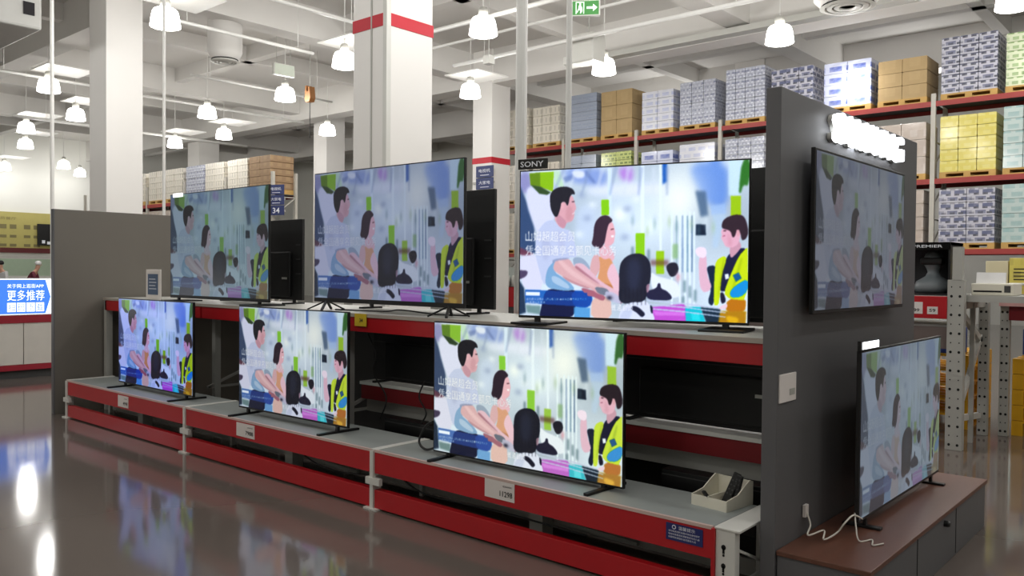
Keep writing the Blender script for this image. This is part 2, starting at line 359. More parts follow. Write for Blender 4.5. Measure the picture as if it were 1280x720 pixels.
    def T(s, fr, x0, x1, yb, hgt, a=1.):
        tris, w = glyphs(s)
        k = (x1-x0)/w
        t = np.array(tris, float)
        t[..., 0] = x0+t[..., 0]*k; t[..., 1] = yb-t[..., 1]*hgt
        for tri in t: m[mask(tf(fr, tri))] = a
    T('山姆超超会员', 'B', 100, 470, 74, 76)
    T('凭全国通享名额见卡心务', 'B', 100, 780, 178, 76)
    T('普通会员', 'B', 738, 902, 588, 50)
    T('会员权益说明以门店公告为准 具体权益请咨询工作人员', 'B', 105, 555, 510, 18, .8)
    T('以现场公示为准', 'B', 105, 245, 534, 17, .8)
    sh = blur(m, 2)[..., None]*.35
    img = img*(1-sh)+np.array((110, 115, 150.))*sh
    img = img*(1-m[..., None])+250*m[..., None]
    img = blur(img, 1)
    img += (np.random.RandomState(3).rand(H_, W, 1)-.5)*10
    img = img.reshape(PH, SS, PW, SS, 3).mean((1, 3))
    return np.clip(img, 0, 255)/255
def glyphs(s):
    me = text_mesh(s, 1, 0)
    me.calc_loop_triangles()
    co = np.empty(len(me.vertices)*3); me.vertices.foreach_get('co', co); co = co.reshape(-1, 3)
    t = np.empty(len(me.loop_triangles)*3, int); me.loop_triangles.foreach_get('vertices', t)
    xy = co[:, :2]-co[:, :2].min(0)
    xy[:, 1] /= xy[:, 1].max()
    return xy[t].reshape(-1, 3, 2), xy[:, 0].max()

# ---------------------------------------------------------------- materials used
M = dict(
    floor=mat('polished concrete', (103, 94, 88), .09, var=.16, scale=.6, spec=.55),
    ceil=mat('painted ceiling', (214, 212, 208), .9, var=.05, scale=.4),
    beam=mat('painted concrete beam', (216, 214, 210), .85, var=.05, scale=.8),
    wall=mat('white wall', (226, 226, 220), .8, var=.03, scale=.5),
    column=mat('white column cladding', (236, 234, 230), .55, var=.02, scale=1),
    redband=mat('red band', (196, 30, 48), .5),
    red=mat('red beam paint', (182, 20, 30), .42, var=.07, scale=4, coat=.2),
    rackred=mat('rack beam red', (158, 52, 48), .5, var=.1, scale=3),
    deck=mat('grey deck laminate', (148, 154, 152), .5, var=.05, scale=5),
    white=mat('white powder coat', (214, 214, 208), .45, var=.03),
    grey=mat('light grey steel', (178, 178, 172), .5, var=.05),
    hole=mat('slot shadow', (22, 22, 22), .9),
    darkin=mat('dark grey steel', (66, 66, 66), .6),
    black=mat('black plastic', (17, 17, 18), .42, var=.1),
    blackgl=mat('gloss black', (10, 10, 11), .15),
    panel=mat('grey laminate panel', (96, 96, 98), .48, var=.04, scale=2),
    panel2=mat('taupe laminate panel', (112, 107, 99), .55, var=.04, scale=2),
    wood=mat('reddish brown wood', (100, 64, 50), .4, var=.25, scale=2.5, stretch=(6, .6, 1), bump=.05),
    yellow=mat('yellow pallet plastic', (226, 170, 20), .5),
    palw=mat('pallet wood', (196, 158, 92), .75, var=.2, scale=3),
    cable=mat('black cable', (20, 20, 20), .5), wcable=mat('white cable', (214, 210, 200), .5),
    paper=mat('white card', (228, 222, 218), .7), ink=mat('black ink', (30, 28, 32), .8), winkl=mat('white ink', (235, 238, 245), .7),
    bluesign=mat('navy sign', (32, 42, 104), .5), aisle=mat('aisle sign navy', (44, 56, 104), .5),
    cream=mat('cream plastic', (226, 222, 206), .5), tape=mat('yellow tag', (222, 190, 40), .6),
    pipe=mat('white pipe', (228, 228, 224), .45), chrome=mat('bright steel', (210, 210, 210), .3, .8),
)

# ---------------------------------------------------------------- the hall
Hc = 8.4
g = MB().box(-47, 14, -9, 31, -.2, 0); struct(g.build('floor', M['floor']))
struct(MB().box(-47, 14, -9, 31, Hc, Hc+.2).build('ceiling', M['ceil']))
struct(MB().box(-47.2, -47, -9, 31, 0, Hc).build('wall_left', M['wall']))
struct(MB().box(-47, 14, 31, 31.2, 0, Hc).build('wall_back', M['wall']))
struct(MB().box(14, 14.2, -9, 31, 0, Hc).build('wall_right', M['wall']))
struct(MB().box(-47, 14, -9.2, -9, 0, Hc).build('wall_front', M['wall']))
tr = 0
for x0, x1, y0, y1, z0 in ((-47, 14, 18.95, 19.65, 7.35), (-47, 14, 8.7, 9.3, 7.5), (-47, 14, 25.25, 26, 7.35), (-9.6, -9.0, -9, 31, 7.6), (-18.8, -18.2, -9, 31, 7.6),
                           (-28, -27.4, -9, 31, 7.6), (-37.2, -36.6, -9, 31, 7.6), (-.3, .3, -9, 31, 7.6)):
    tr += 1; struct(MB().box(x0, x1, y0, y1, z0, Hc).build('trim_%d' % tr, M['beam']))
for y in (4.6, 14.1, 22.3, 28.6):
    tr += 1; struct(MB().box(-47, 14, y-.15, y+.15, 7.95, Hc).build('trim_%d' % tr, M['beam']))
for x in (-4.8, -13.9, -23.1, -32.4, -41.6):
    tr += 1; struct(MB().box(x-.15, x+.15, -9, 31, 7.95, Hc).build('trim_%d' % tr, M['beam']))

def column(x, y, sx, sy, band=None, strips=False):
    """column whose corner nearest the camera is (x, y); it runs to -x and +y from there"""
    o = MB().box(x-sx, x, y, y+sy, 0, Hc).build('column', M['column'], bevel=.01)
    struct(o)
    if band:
        MB().box(x-sx-.01, x+.01, y-.01, y+sy+.01, band-.09, band+.09).build('painted_band', M['redband'], o)
    if strips:
        MB().box(x-.06, x+.02, y-.02, y+.06, 0, Hc).build('corner_guard', M['white'], o)
        MB().box(x-.35, x-.32, y-.012, y, 0, Hc).build('cladding_joint', M['grey'], o)
    return o
column(-9.3, 7.9, .76, .9, 5.22, True)
column(-18.55, 7.9, .86, .8)
column(-17.33, 18.9, .8, .85, 5.02)
column(-27.3, 20.13, .85, .9)
column(-35.5, 19.2, 1.0, 1.0)
column(-11.45, 25.2, 1.0, .8)

# white poles that run from floor to ceiling
for x, y, r, lab in ((-4.41, 5.16, .046, 'thick white pole standing behind the display rack beside the brightest upper television'),
                     (-3.96, 5.2, .023, 'thin bright pole rising behind the upper television with the name tag'),
                     (-15.55, 7.7, .03, 'thin grey pole just right of the left white column'),
                     (-17.25, 6.33, .035, 'thin white pole in front of the yellow menu wall')):
    tag(MB().tube([(x, y, 0), (x, y, Hc)], r, 12).build('pole', M['pipe'], smooth=False), lab, 'pole')

# ---------------------------------------------------------------- hanging lamps
prof = [(.10, .25), (.17, .245), (.215, .22), (.24, .17), (.26, .08), (.285, -.1), (.27, -.11)]
dome_me = MB().lathe(prof, 20).mesh('lamp_shade', mat('glowing acrylic shade', (255, 252, 246), .4, emis=DOME, ecol=(255, 251, 244)), True)
cap_me = MB().lathe([(.1, .25), (.1, .38), (.07, .44)], 14).mesh('ballast', M['grey'], True)
rod_me = MB().tube([(0, 0, .45), (0, 0, Hc-6.4)], .012, 6).mesh('rod', M['pipe'])
refl_me = MB().box(-.62, .62, -.62, .62, 0, .03).mesh('reflector_panel', mat('white reflector sheet', (245, 245, 242), .6, var=.01))
LAMPS = [(-15.84, 7.87, 1, 'large lit dome lamp with a bright panel, right of the left white column'),
         (-11.44, 12.2, 0, 'lit dome lamp in the bay between the white column and the thick white pole'),
         (-15.74, 12.1, 1, 'lit dome lamp half hidden against the left face of the red-banded column'),
         (-15.76, 16.32, 1, 'lit dome lamp under a white square panel, right of the red-banded column'),
         (-11.43, 16.37, 0, 'lit dome lamp just right of the thin bright pole, above the blue-grey load'),
         (-7.16, 16.45, 0, 'lit dome lamp above the rack, left of the lit letters on the panel'),
         (-3.1, 16.9, 0, 'lit dome lamp at the top right corner above the yellow load'),
         (-20.07, 13.4, 0, 'lit dome lamp below the small green exit sign box'),
         (-24.1, 8.76, 1, 'lit dome lamp beside the thin white pole, left of the left column'),
         (-27.98, 10.97, 1, 'lit dome lamp touching the left edge of the left white column'),
         (-31.97, 10.89, 1, 'lit dome lamp near the left edge, under the long ceiling duct'),
         (-24.27, 13.4, 0, 'lit dome lamp above the middle of the left television, on a bare ceiling'),
         (-27.7, 15.94, 1, 'lit dome lamp with panel above the left pallet rack'),
         (-31.18, 15.88, 1, 'small lit dome lamp with panel above the leftmost wrapped loads'),
         (-24.0, 17.73, 0, 'small lit dome lamp in front of the far column behind the middle television'),
         (-42.1, 15.96, 0, 'tiny far lit dome lamp over the left end panel, left of a pair'),
         (-44.9, 17.8, 0, 'tiny far lit dome lamp over the left end panel, right of a pair'),
         (-45.1, 14.4, 1, 'small far lit dome lamp at the left edge over the yellow menu wall'),
         (-36.2, 12.3, 1, 'far lit dome lamp left of the column, above the close lamp beside it')]
def lamp(x, y, panel, lab, show=True):
    t = thing('pendant_lamp', lab, 'lamp', (x, y, 6.4), 0, 'dome lamps hanging from the ceiling')
    link('lamp_shade', dome_me, t); link('ballast', cap_me, t); link('rod', rod_me, t)
    if panel: link('reflector_panel', refl_me, t, (-.2, .45, .56))
    return t
def light(x, y, w=LAMP_W):
    l = bpy.data.lights.new('lamp_light', 'POINT'); l.energy = w; l.shadow_soft_size = .2; l.color = (1, .985, .96)
    o = bpy.data.objects.new('lamp_light', l); o.location = (x, y, 6.2); COL.objects.link(o)
for x, y, p, lab in LAMPS: lamp(x, y, p, lab); light(x, y)
for x, y in ((-11.4, 3.8), (-7.2, 3.8), (-3, 3.8), (1.2, 3.8), (5.4, 3.8), (-11.4, -.4), (-7.2, -.4), (-3, -.4), (1.2, -.4), (5.4, -.4), (-15.8, 3.8), (-20, 3.8), (-20, -.4),
             (-7.2, 8), (-3, 8), (1.2, 8), (-11.4, 8), (1.2, 12.2), (-3, 12.2), (-7.2, 12.2), (1.2, 16.8), (-3, 21), (-7.2, 21), (5.4, 12.2), (-24, 3.8), (-28, 3.8), (-3, -4.6), (-11.4, -4.6), (-7, 25.5), (-15, 25)):
    light(x, y, LAMP_W*(0.6 if y < 7 else 1))

# ---------------------------------------------------------------- pipes, ducts and fittings under the ceiling
def P_(a, b, r, lab):
    q = MB().tube([a, b], r, 8)
    for u in (.12, .88):
        c = Vector(a).lerp(Vector(b), u); q.tube([c, (c.x, c.y, Hc-.004)], .008, 5)
    tag(q.build('pipe', M['pipe'], smooth=True), lab, 'pipe')
P_((-17.23, 8.6, 6.9), (-17.23, 12.3, 6.9), .04, 'white pipe running right from the large lamp near the left column')
P_((-25.3, 7.6, 6.9), (-25.3, 11.5, 6.9), .045, 'white pipe passing over the lamp beside the thin white pole')
P_((-21.7, 11.5, 6.9), (-21.7, 16.2, 6.9), .035, 'white pipe passing over the lamp under the green exit box')
P_((-14.4, 8.7, 6.9), (-14.4, 11.6, 6.9), .04, 'white pipe at the top left of the red-banded column')
P_((-15.5, 12.85, 6.9), (-8.2, 12.85, 6.9), .05, 'white pipe from the red-banded column up past the thick pole')
P_((-15.4, 15.33, 6.9), (-6.5, 15.33, 6.9), .05, 'white pipe below the exit sign, running along the beam')
P_((-31.2, 10.2, 6.7), (-31.2, 19, 6.7), .05, 'long far white pipe left of the left column')
P_((-26.5, 11.2, 7.1), (-26.5, 18.5, 7.1), .04, 'thin white pipe behind the left column above the far lamps')
P_((-19.0, 14.6, 7.2), (-6, 14.6, 7.2), .035, 'thin pipe above the square lit panel')
tag(MB().box(-36, -18.2, 5.3, 6.5, 6.35, 7.5).build('duct', mat('duct skin', (190, 190, 186), .6), bevel=.05), 'big grey-white air duct in the top left corner', 'duct')
tag(MB().box(-18.19, -18.17, 6.15, 6.35, 6.6, 6.85).build('label_plate', M['ink']), 'small dark square label on the end of the big air duct', 'label')
tag(MB().box(-13.5, -5.2, 18.62, 18.951, 7.36, 7.5).build('cable_tray', M['grey']), 'long grey cable tray along the deep beam behind the exit sign', 'tray')
def diffuser(x, y, z, lab, k=1.):
    t = thing('ceiling_diffuser', lab, 'vent', (x, y, z)); t.scale = (k, k, (Hc-z)/.7*.6 if k < 1 else 1)
    MB().lathe([(.62, .7), (.62, .12), (.5, 0)], 24).build('duct_drop', M['beam'], t, smooth=True)
    for r in (.46, .33, .2): MB().lathe([(r, -.02), (r+.05, -.05), (r-.04, -.06), (r-.06, -.03)], 24).build('ring', M['white'], t)
    MB().lathe([(.48, -.004), (.48, -.01)], 24).build('throat', M['hole'], t)
diffuser(-18.9, 10.9, 6.75, 'round ceiling air diffuser between the left column and the exit box', .66)
diffuser(-5.75, 16.3, 6.75, 'large round air diffuser at the top, left of the wrapped loads with film')
def exit_sign(x, y, z, rz, lab, txt=True):
    t = thing('exit_sign', lab, 'sign', (x, y, z), rz)
    MB().box(-.3, .3, 0, .12, 0, .3).build('housing', M['white'], t, bevel=.008)
    gm = mat('lit green sign', (60, 120, 60), .5, emis=.35, ecol=(90, 170, 90)); wm = mat('lit white sign', (235, 250, 235), .5, emis=.8)
    MB().box(-.28, .28, -.006, 0, .02, .28).build('sign_face', gm if txt else mat('pale sign face', (206, 214, 200), .5), t)
    if txt:
        q = MB(); q.prism([(.05, .13), (.17, .13), (.17, .08), (.25, .15), (.17, .22), (.17, .17), (.05, .17)], -.012, -.006); q.build('arrow', wm, t)
        q = MB(); q.box(-.16, -.145, -.012, -.006, .04, .26); q.box(-.015, 0, -.012, -.006, .04, .26); q.box(-.16, 0, -.012, -.006, .25, .262)
        q.prism([(-.1, .2), (-.06, .2), (-.04, .15), (-.03, .1), (-.06, .05), (-.08, .05), (-.07, .1), (-.1, .12), (-.13, .06), (-.14, .07), (-.11, .14)], -.012, -.006)
        q.box(-.09, -.06, -.012, -.006, .21, .24); q.build('running_figure', wm, t)
    MB().tube([(-.2, .06, .3), (-.2, .06, Hc-z)], .008, 6).build('hanger', M['grey'], t); MB().tube([(.2, .06, .3), (.2, .06, Hc-z)], .008, 6).build('hanger', M['grey'], t)
exit_sign(-9.55, 13.0, 6.5, .55, 'green exit sign with running figure and arrow, at the top by the thin pole')
exit_sign(-18.9, 12.6, 6.66, 1.5, 'small pale exit sign box hanging over the lamp right of the round diffuser', False)
t = thing('heater', 'white box fitting hanging left of the lamp by the thin bright pole', 'heater', (-11.5, 15.85, 6.35))
MB().box(-.3, .3, -.25, .25, .1, .75).build('body', M['white'], t, bevel=.03); MB().box(-.6, -.3, -.2, .2, .1, .3).build('outlet', M['white'], t, bevel=.03); MB().tube([(0, 0, .7), (0, 0, 2.05)], .015, 6).build('rod', M['grey'], t)
tag(MB().box(-13.6, -13.4, 14.5, 14.7, 6.5, 6.7).tube([(-13.5, 14.6, 6.6), (-13.5, 14.6, Hc)], .01, 6).build('sensor', M['white'], bevel=.01), 'small white sensor box hanging above the square lit panel', 'sensor')
t = thing('chain_hoist', 'small orange hoist with a dark chain in front of the far column', 'hoist', (-19.76, 14.0, 6.3))
MB().prism([(-.14, .1), (-.08, 0), (.08, 0), (.14, .1), (.1, .42), (.02, .42), (.02, .3), (-.04, .3), (-.04, .46), (-.1, .46)], -.09, .09).build('body', mat('orange casing', (140, 92, 48), .5), t, bevel=.01)
MB().tube([(0, 0, 0), (0, 0, -1.0)], .012, 6).build('chain', M['hole'], t); MB().tube([(0, 0, .42), (0, 0, Hc-6.3)], .01, 6).build('hanger', M['grey'], t)

# ---------------------------------------------------------------- low display rack in front (grey deck, two red beams)
RX = (-9.42, -6.89, -4.36, -1.85)
Y0, YB, ZD = 3.6, 4.09, .4
rack = thing('low_display_rack', 'low red-fronted display rack with grey decks along the floor', 'rack', (0, 0, 0))
for a, b in zip(RX[:-1], RX[1:]):
    MB().box(a+.02, b-.01, Y0+.012, YB, ZD-.03, ZD).build('deck_panel', M['deck'], rack, bevel=.003)
    for z0, z1 in ((.245, .385), (.012, .135)):
        o = MB().prism([(Y0, z0), (Y0+.05, z0), (Y0+.05, z0+.02), (Y0+.012, z0+.02), (Y0+.012, z1-.02), (Y0+.05, z1-.02), (Y0+.05, z1), (Y0, z1)], a+.022, b-.012, axis='x').build('front_beam', M['red'], rack, bevel=.002)
    MB().box(a+.02, b-.01, YB-.03, YB, .24, .37).build('rear_beam', M['darkin'], rack)
    MB().box(a+.02, b-.01, YB-.02, YB, .03, .12).build('rear_rail', M['grey'], rack)
    MB().box(a+.02, b-.01, Y0-.004, Y0+.014, ZD-.014, ZD+.002).build('edge_strip', mat('pale strip', (206, 180, 172), .5), rack)
    MB().bar((a+.3, Y0+.2, .2), (b-.7, YB-.05, .06), .03, .02).build('brace', M['grey'], rack)
    MB().box((a+b)/2-.05, (a+b)/2+.05, Y0+.2, Y0+.3, 0, ZD-.03).build('mid_leg', M['grey'], rack)
for x in RX[:-1]:
    MB().box(x-.015, x+.018, Y0-.012, Y0+.06, 0, ZD-.005).build('upright', M['white'], rack)
    MB().box(x-.06, x+.07, Y0-.03, Y0+.06, 0, .012).build('foot_plate', M['white'], rack)
    MB().box(x-.05, x+.09, Y0-.02, Y0+.01, .17, .215).build('beam_clip', M['white'], rack)
    MB().box(x-.02, x+.04, Y0, YB, ZD, ZD+.004).build('deck_joint', M['white'], rack)
    MB().box(x-.015, x+.018, YB-.05, YB, 0, ZD-.005).build('upright', M['white'], rack)
# end frame on the right with its slotted posts
def slotted(name, x, y, w, d, z1, parent, side='-y', pitch=.075, m=None, cols=1, sz=1.):
    o = MB().box(x, x+w, y, y+d, 0, z1).build(name, m or M['white'], parent, bevel=.004)
    q = MB(); k = 0; z = .05
    while z < z1-.03:
        big = k % 2 == 0
        for c in range(cols):
            cx = x+w*(c+.5)/cols if cols > 1 else x+w*.42
            r = (.012 if big else .006)*sz
            pts = [(cx+r*math.cos(a), z+r*math.sin(a)*1.1) for a in [i*PI/4 for i in range(8)]]
            q.prism(pts, y-.0015, y+.002)
            if big and cols == 1: q.box(cx-r*.45, cx+r*.45, y-.0015, y+.002, z-.03*sz, z)
        z += pitch if cols > 1 else (.038 if not big else .05); k += 1
    so = q.build('slots', M['hole'], o); so['kind'] = 'stuff'
    return o
slotted('end_post', -1.845, Y0, .1, .05, ZD-.006, rack)
slotted('end_post', -1.845, YB-.05, .1, .05, ZD-.006, rack)
MB().prism([(-1.85, Y0-.004), (-1.72, Y0-.004), (-1.735, YB), (-1.85, YB)], ZD-.006, ZD+.006, axis='z').build('end_cap', M['white'], rack, bevel=.003)
MB().bar((-1.77, Y0+.05, .3), (-1.77, YB-.05, .13), .012, .03, (1, 0, 0)).build('brace', M['white'], rack)
MB().bar((-1.77, Y0+.05, .1), (-1.77, YB-.05, .1), .02, .05, (1, 0, 0)).build('brace', M['white'], rack)
MB().box(-1.862, -1.845, Y0-.012, Y0+.03, .12, .395).build('beam_connector', M['red'], rack)

def price_tag(x0, x1, z0, z1, y, s, lab, big=.45):
    t = thing('price_tag', lab, 'price tag', ((x0+x1)/2, y, z0), 0, 'white price tags on the low red beam')
    w, h = x1-x0, z1-z0
    MB().box(-w/2, w/2, -.004, 0, 0, h).build('card', M['paper'], t)
    text(s, w*.42, h*.3, M['ink'], t, (w*.02, -.0055, h*.2)); text('超清电视机', w*.3, h*.09, M['ink'], t, (w*.12, -.0055, h*.72))
price_tag(-8.19, -7.97, .262, .372, Y0, '4998', 'small white price tag on the red beam under the leftmost lower television')
price_tag(-6.05, -5.79, .268, .375, Y0, '7988', 'white price tag on the red beam under the middle lower television')
price_tag(-3.33, -3.1, .278, .385, Y0, '11298', 'large white price tag reading 11298 on the red beam under the right lower television')
t = thing('notice_sign', 'small navy blue notice with white lines on the red beam at its right end', 'sign', (-2.01, Y0, .29))
MB().box(-.1, .1, -.004, 0, 0, .083).build('plate', M['bluesign'], t)
text('温馨提示', .09, .018, M['winkl'], t, (-.03, -.0055, .058))
MB().lathe([(.011, 0), (.011, .001)], 16).build('emblem', M['winkl'], t, (-.055, -.0045, .067), (PI/2, 0, 0)); MB().lathe([(.007, 0), (.007, .0012)], 16).build('emblem_centre', M['bluesign'], t, (-.055, -.0047, .067), (PI/2, 0, 0))
for k, s in enumerate(('请勿触摸或移动展示样机避免损坏', '电视机屏幕易碎请看管好您的儿童', '如需帮助请联系会员服务人员')): text(s, .17-.02*(k == 2), .0095, M['winkl'], t, (-.085, -.0055, .042-.015*k))

# ---------------------------------------------------------------- tall rack behind, with the upper deck
TX = (-9.7, -7.55, -5.47, -1.74)
ZU = 1.265; YF, YR = 4.1, 5.06
tall = thing('tall_display_rack', 'tall two-sided display rack with a pale upper deck and red beams', 'rack')
for i, (a, b) in enumerate(zip(TX[:-1], TX[1:])):
    MB().box(a+.004, b-.004, YF+.01, YR, ZU-.022, ZU).build('upper_deck', mat('pale deck', (186, 186, 180), .5), tall, bevel=.003)
    MB().box(a+.004, b-.004, YF-.01, YF+.012, ZU-.026, ZU+.001).build('edge_strip', mat('beige strip', (178, 168, 158), .5), tall)
    MB().box(a+.03, b-.004, YF, YF+.045, ZU-.14, ZU-.027).build('front_beam', M['red'], tall, bevel=.003)
    MB().box(a+.03, b-.004, YR-.045, YR, ZU-.14, ZU-.027).build('rear_beam', M['red'], tall)
    if i >= 2:
        MB().box(a+.02, b-.01, 4.36, 5.0, .665, .69).build('middle_deck', M['white'], tall)
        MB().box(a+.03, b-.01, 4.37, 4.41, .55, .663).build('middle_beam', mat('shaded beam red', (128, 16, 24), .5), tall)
        MB().box(a+.03, b-.01, 4.43, 4.45, .44, .56).build('back_board', M['grey'], tall)
    if i == 0: MB().box(a+.02, b-.02, 5.0, 5.03, .02, 1.1).build('back_board', M['panel2'], tall)
    if i >= 1: MB().box(a+.02, b-.02, 4.98, 5.0, .02, .66 if i >= 2 else 1.1).build('back_board', M['darkin'], tall)
for x in TX[1:-1]:
    for y in (YF+.14, YR-.07): MB().box(x-.03, x+.03, y, y+.06, 0, ZU-.025).build('upright', M['grey'], tall)
    MB().bar((x, YF+.08, .45), (x, YR-.07, .75), .02, .03, (1, 0, 0)).build('brace', M['grey'], tall)
    MB().bar((x, YF+.08, .45), (x, YR-.07, .45), .02, .03, (1, 0, 0)).build('brace', M['grey'], tall)
for x in (TX[0]+.03, TX[-1]-.06):
    for y in (YF, YR-.07): MB().box(x-.02, x+.04, y, y+.07, 0, ZU-.025).build('upright', M['grey'], tall)
t = thing('yellow_tag', 'square yellow tag hanging on the upper red beam, right of the middle lower television', 'tag', (-5.1, YF-.012, 1.17))
MB().box(-.07, .07, -.004, 0, 0, .095).build('card', M['tape'], t); text('34', .04, .03, M['ink'], t, (-.01, -.006, .03))

# ---------------------------------------------------------------- end panels
p = thing('left_end_panel', 'tall taupe end panel closing the left end of the display rack', 'panel', (-9.75, 3.6, 0))
MB().box(-.06, 0, 0, 1.85, 0, 2.24).build('board', M['panel2'], p, bevel=.004); MB().box(-.062, .002, -.012, .0, 0, 2.24).build('edge_strip', M['panel'], p)
p = thing('brand_wall', 'tall dark grey free-standing panel with lit white letters at its top', 'panel', (-1.625, 3.765, 0))
MB().box(-.075, 0, 0, 2.17, 0, 2.475).build('board', M['panel'], p, bevel=.004)
let = text('SAMSUNG', 1.1, .15, mat('lit white letters', (250, 252, 255), .4, emis=5, ecol=(245, 248, 255)), p, (.045, .57, 2.285), (PI/2, 0, PI/2), ext=.02, name='lit_letters')
text('SAMSUNG', 1.1, .15, M['white'], p, (.02, .57, 2.285), (PI/2, 0, PI/2), ext=.018, name='letter_sides')
t = thing('wall_tag', 'white tag with a grey mark on the dark panel, left of the low television', 'tag', (-1.625, 3.87, .99))
MB().box(0, .008, -.09, .1, 0, .135).build('card', M['paper'], t, bevel=.002); MB().box(.008, .01, .02, .08, .03, .06).build('mark', M['grey'], t)

# low plinth beside the panel
p = thing('plinth', 'low grey plinth with a reddish-brown wooden top beside the dark panel', 'plinth', (-1.62, 3.77, 0))
MB().box(0, .42, .01, 2.22, 0, .275).build('body', M['panel'], p, bevel=.003)
MB().box(0, .43, 0, 2.235, .276, .3).build('top', M['wood'], p, bevel=.003)
for y in (.74, 1.5): MB().box(.42, .422, y-.004, y+.004, .01, .27).build('panel_joint', M['hole'], p)
MB().lathe([(.018, 0), (.018, .02), (.012, .03)], 12).build('knob', M['black'], p, (.42, 1.25, .235), (0, PI/2, 0))
t = thing('wall_socket', 'small white plug at the foot of the dark panel beside the low television', 'socket', (-1.62, 4.1, .42))
MB().box(0, .015, -.02, .02, -.03, .03).build('plate', M['paper'], t)

# ---------------------------------------------------------------- televisions
pic = paint_picture(glyphs)
gx, gy = np.meshgrid(np.linspace(0, 1, PW), np.linspace(1, 0, PH))
vv = np.stack([gx, np.zeros_like(gx), gy], -1).reshape(-1, 3)
idx = np.arange(PW*PH).reshape(PH, PW)
ff = np.stack([idx[1:, :-1], idx[1:, 1:], idx[:-1, 1:], idx[:-1, :-1]], -1).reshape(-1, 4)
scr = bpy.data.meshes.new('screen'); scr.vertices.add(len(vv)); scr.vertices.foreach_set('co', vv.ravel())
scr.loops.add(ff.size); scr.loops.foreach_set('vertex_index', ff.ravel()); scr.polygons.add(len(ff)); scr.polygons.foreach_set('loop_start', np.arange(0, ff.size, 4)); scr.update(calc_edges=True)
lp = np.where(pic <= .04045, pic/12.92, ((pic+.055)/1.055)**2.4)
at_ = scr.color_attributes.new('picture', 'FLOAT_COLOR', 'POINT'); at_.data.foreach_set('color', np.concatenate([lp, np.ones((PH, PW, 1))], -1).ravel())
scr.materials.append(M['blackgl'])
def screen_mat(name, gain, tint=(1, 1, 1), sat=1., gam=1., lift=0., rough=.25, spec=.4):
    m = bpy.data.materials.new(name); m.use_nodes = True; nt = m.node_tree; b = nt.nodes['Principled BSDF']
    b.inputs['Base Color'].default_value = (.012, .012, .014, 1); b.inputs['Roughness'].default_value = rough; b.inputs['Specular IOR Level'].default_value = spec
    a = nt.nodes.new('ShaderNodeVertexColor'); a.layer_name = 'picture'
    h = nt.nodes.new('ShaderNodeHueSaturation'); h.inputs['Saturation'].default_value = sat
    gm = nt.nodes.new('ShaderNodeGamma'); gm.inputs[1].default_value = gam
    mu = nt.nodes.new('ShaderNodeMix'); mu.data_type = 'RGBA'; mu.blend_type = 'MULTIPLY'; mu.inputs['Factor'].default_value = 1; mu.inputs['B'].default_value = (*tint, 1)
    ad = nt.nodes.new('ShaderNodeMix'); ad.data_type = 'RGBA'; ad.blend_type = 'ADD'; ad.inputs['Factor'].default_value = 1; ad.inputs['B'].default_value = (lift, lift, lift, 1)
    nt.links.new(a.outputs[0], h.inputs['Color']); nt.links.new(h.outputs[0], gm.inputs[0]); nt.links.new(gm.outputs[0], mu.inputs['A']); nt.links.new(mu.outputs['Result'], ad.inputs['A'])
    nt.links.new(ad.outputs['Result'], b.inputs['Emission Color']); b.inputs['Emission Strength'].default_value = gain
    return m
def tv(label, p0, p1, z0, h, zdeck, look, feet='bar', chin=.012, bez=.009, name='television', back='front', group=None):
    """p0, p1: lower corners of the front, seen from the shopper's left to right"""
    a, b = Vector(p0), Vector(p1); d = b-a; w = d.length; ang = math.atan2(d.y, d.x)
    c = (a+b)/2
    t = thing(name, label, 'television', (c.x, c.y, zdeck), ang, group); g0 = z0-zdeck
    MB().box(-w/2, w/2, 0, .022, g0, g0+h).build('casing', M['black'], t, bevel=.003)
    MB().box(-w*.36, w*.36, .022, .058, g0+.03, g0+h*.62).build('back_cover', M['black'], t, bevel=.01)
    s = link('screen', scr, t, (-w/2+bez, -.0012, g0+chin)); s.scale = (w-2*bez, 1, h-chin-bez)
    s.material_slots[0].link = 'OBJECT'; s.material_slots[0].material = look
    for k in (-1, 1):
        x = k*w*.41
        if feet == 'bar':
            q = MB().bar((x, -.17, .008), (x+k*.02, .19, .008), .03, .016); q.bar((x, .01, .01), (x, .01, g0+.02), .03, .02, (0, 1, 0)); q.build('foot', M['black'], t, bevel=.002)
        elif feet == 'vee':
            q = MB(); ap = (x, .012, g0+.012)
            q.bar(ap, (x-.1, -.11, .008), .02, .012); q.bar(ap, (x+.1, .12, .008), .02, .012); q.bar(ap, (x-.08, .12, .008), .02, .012); q.bar(ap, (x+.08, -.1, .008), .02, .012); q.build('foot', M['black'], t)
        elif feet == 'stub':
            MB().box(x-.02, x+.02, -.07, .12, 0, .014).box(x-.012, x+.012, .002, .02, .01, g0+.02).build('foot', M['black'], t, bevel=.003)
        elif feet == 'slab':
            MB().box(x-.13, x+.13, -.12, .2, 0, .014).box(x-.02, x+.02, .002, .02, .01, g0+.02).build('foot', M['black'], t, bevel=.003)
    return t
S_hi = screen_mat('bright screen', 1.08, (.96, 1, 1.07), 1.12, 1.15)
S_lo = screen_mat('bright lower screen', .98, (1.0, 1.03, .98), .88, 1.35)
S_l2 = screen_mat('middle lower screen', .74, (.97, 1.0, 1.03), .9, 1.35)
S_l1 = screen_mat('bluish lower screen', .72, (.62, .75, 1.25), 1.15, 1.35)
S_u2 = screen_mat('pale violet screen', .42, (.80, .88, 1.12), .9, 1.15, .015)
S_u1 = screen_mat('faint teal screen', .27, (.72, .98, 1.1), .75, 1.15, .03)
S_w = screen_mat('faint grey screen', .155, (.85, .95, 1.15), .55, 1.0, .10)
S_p = screen_mat('dim bluish screen', .21, (.8, 1.0, 1.2), .6, 1.0, .10, rough=.12)
GL, GU = 'televisions on the low rack', 'televisions on the upper deck'
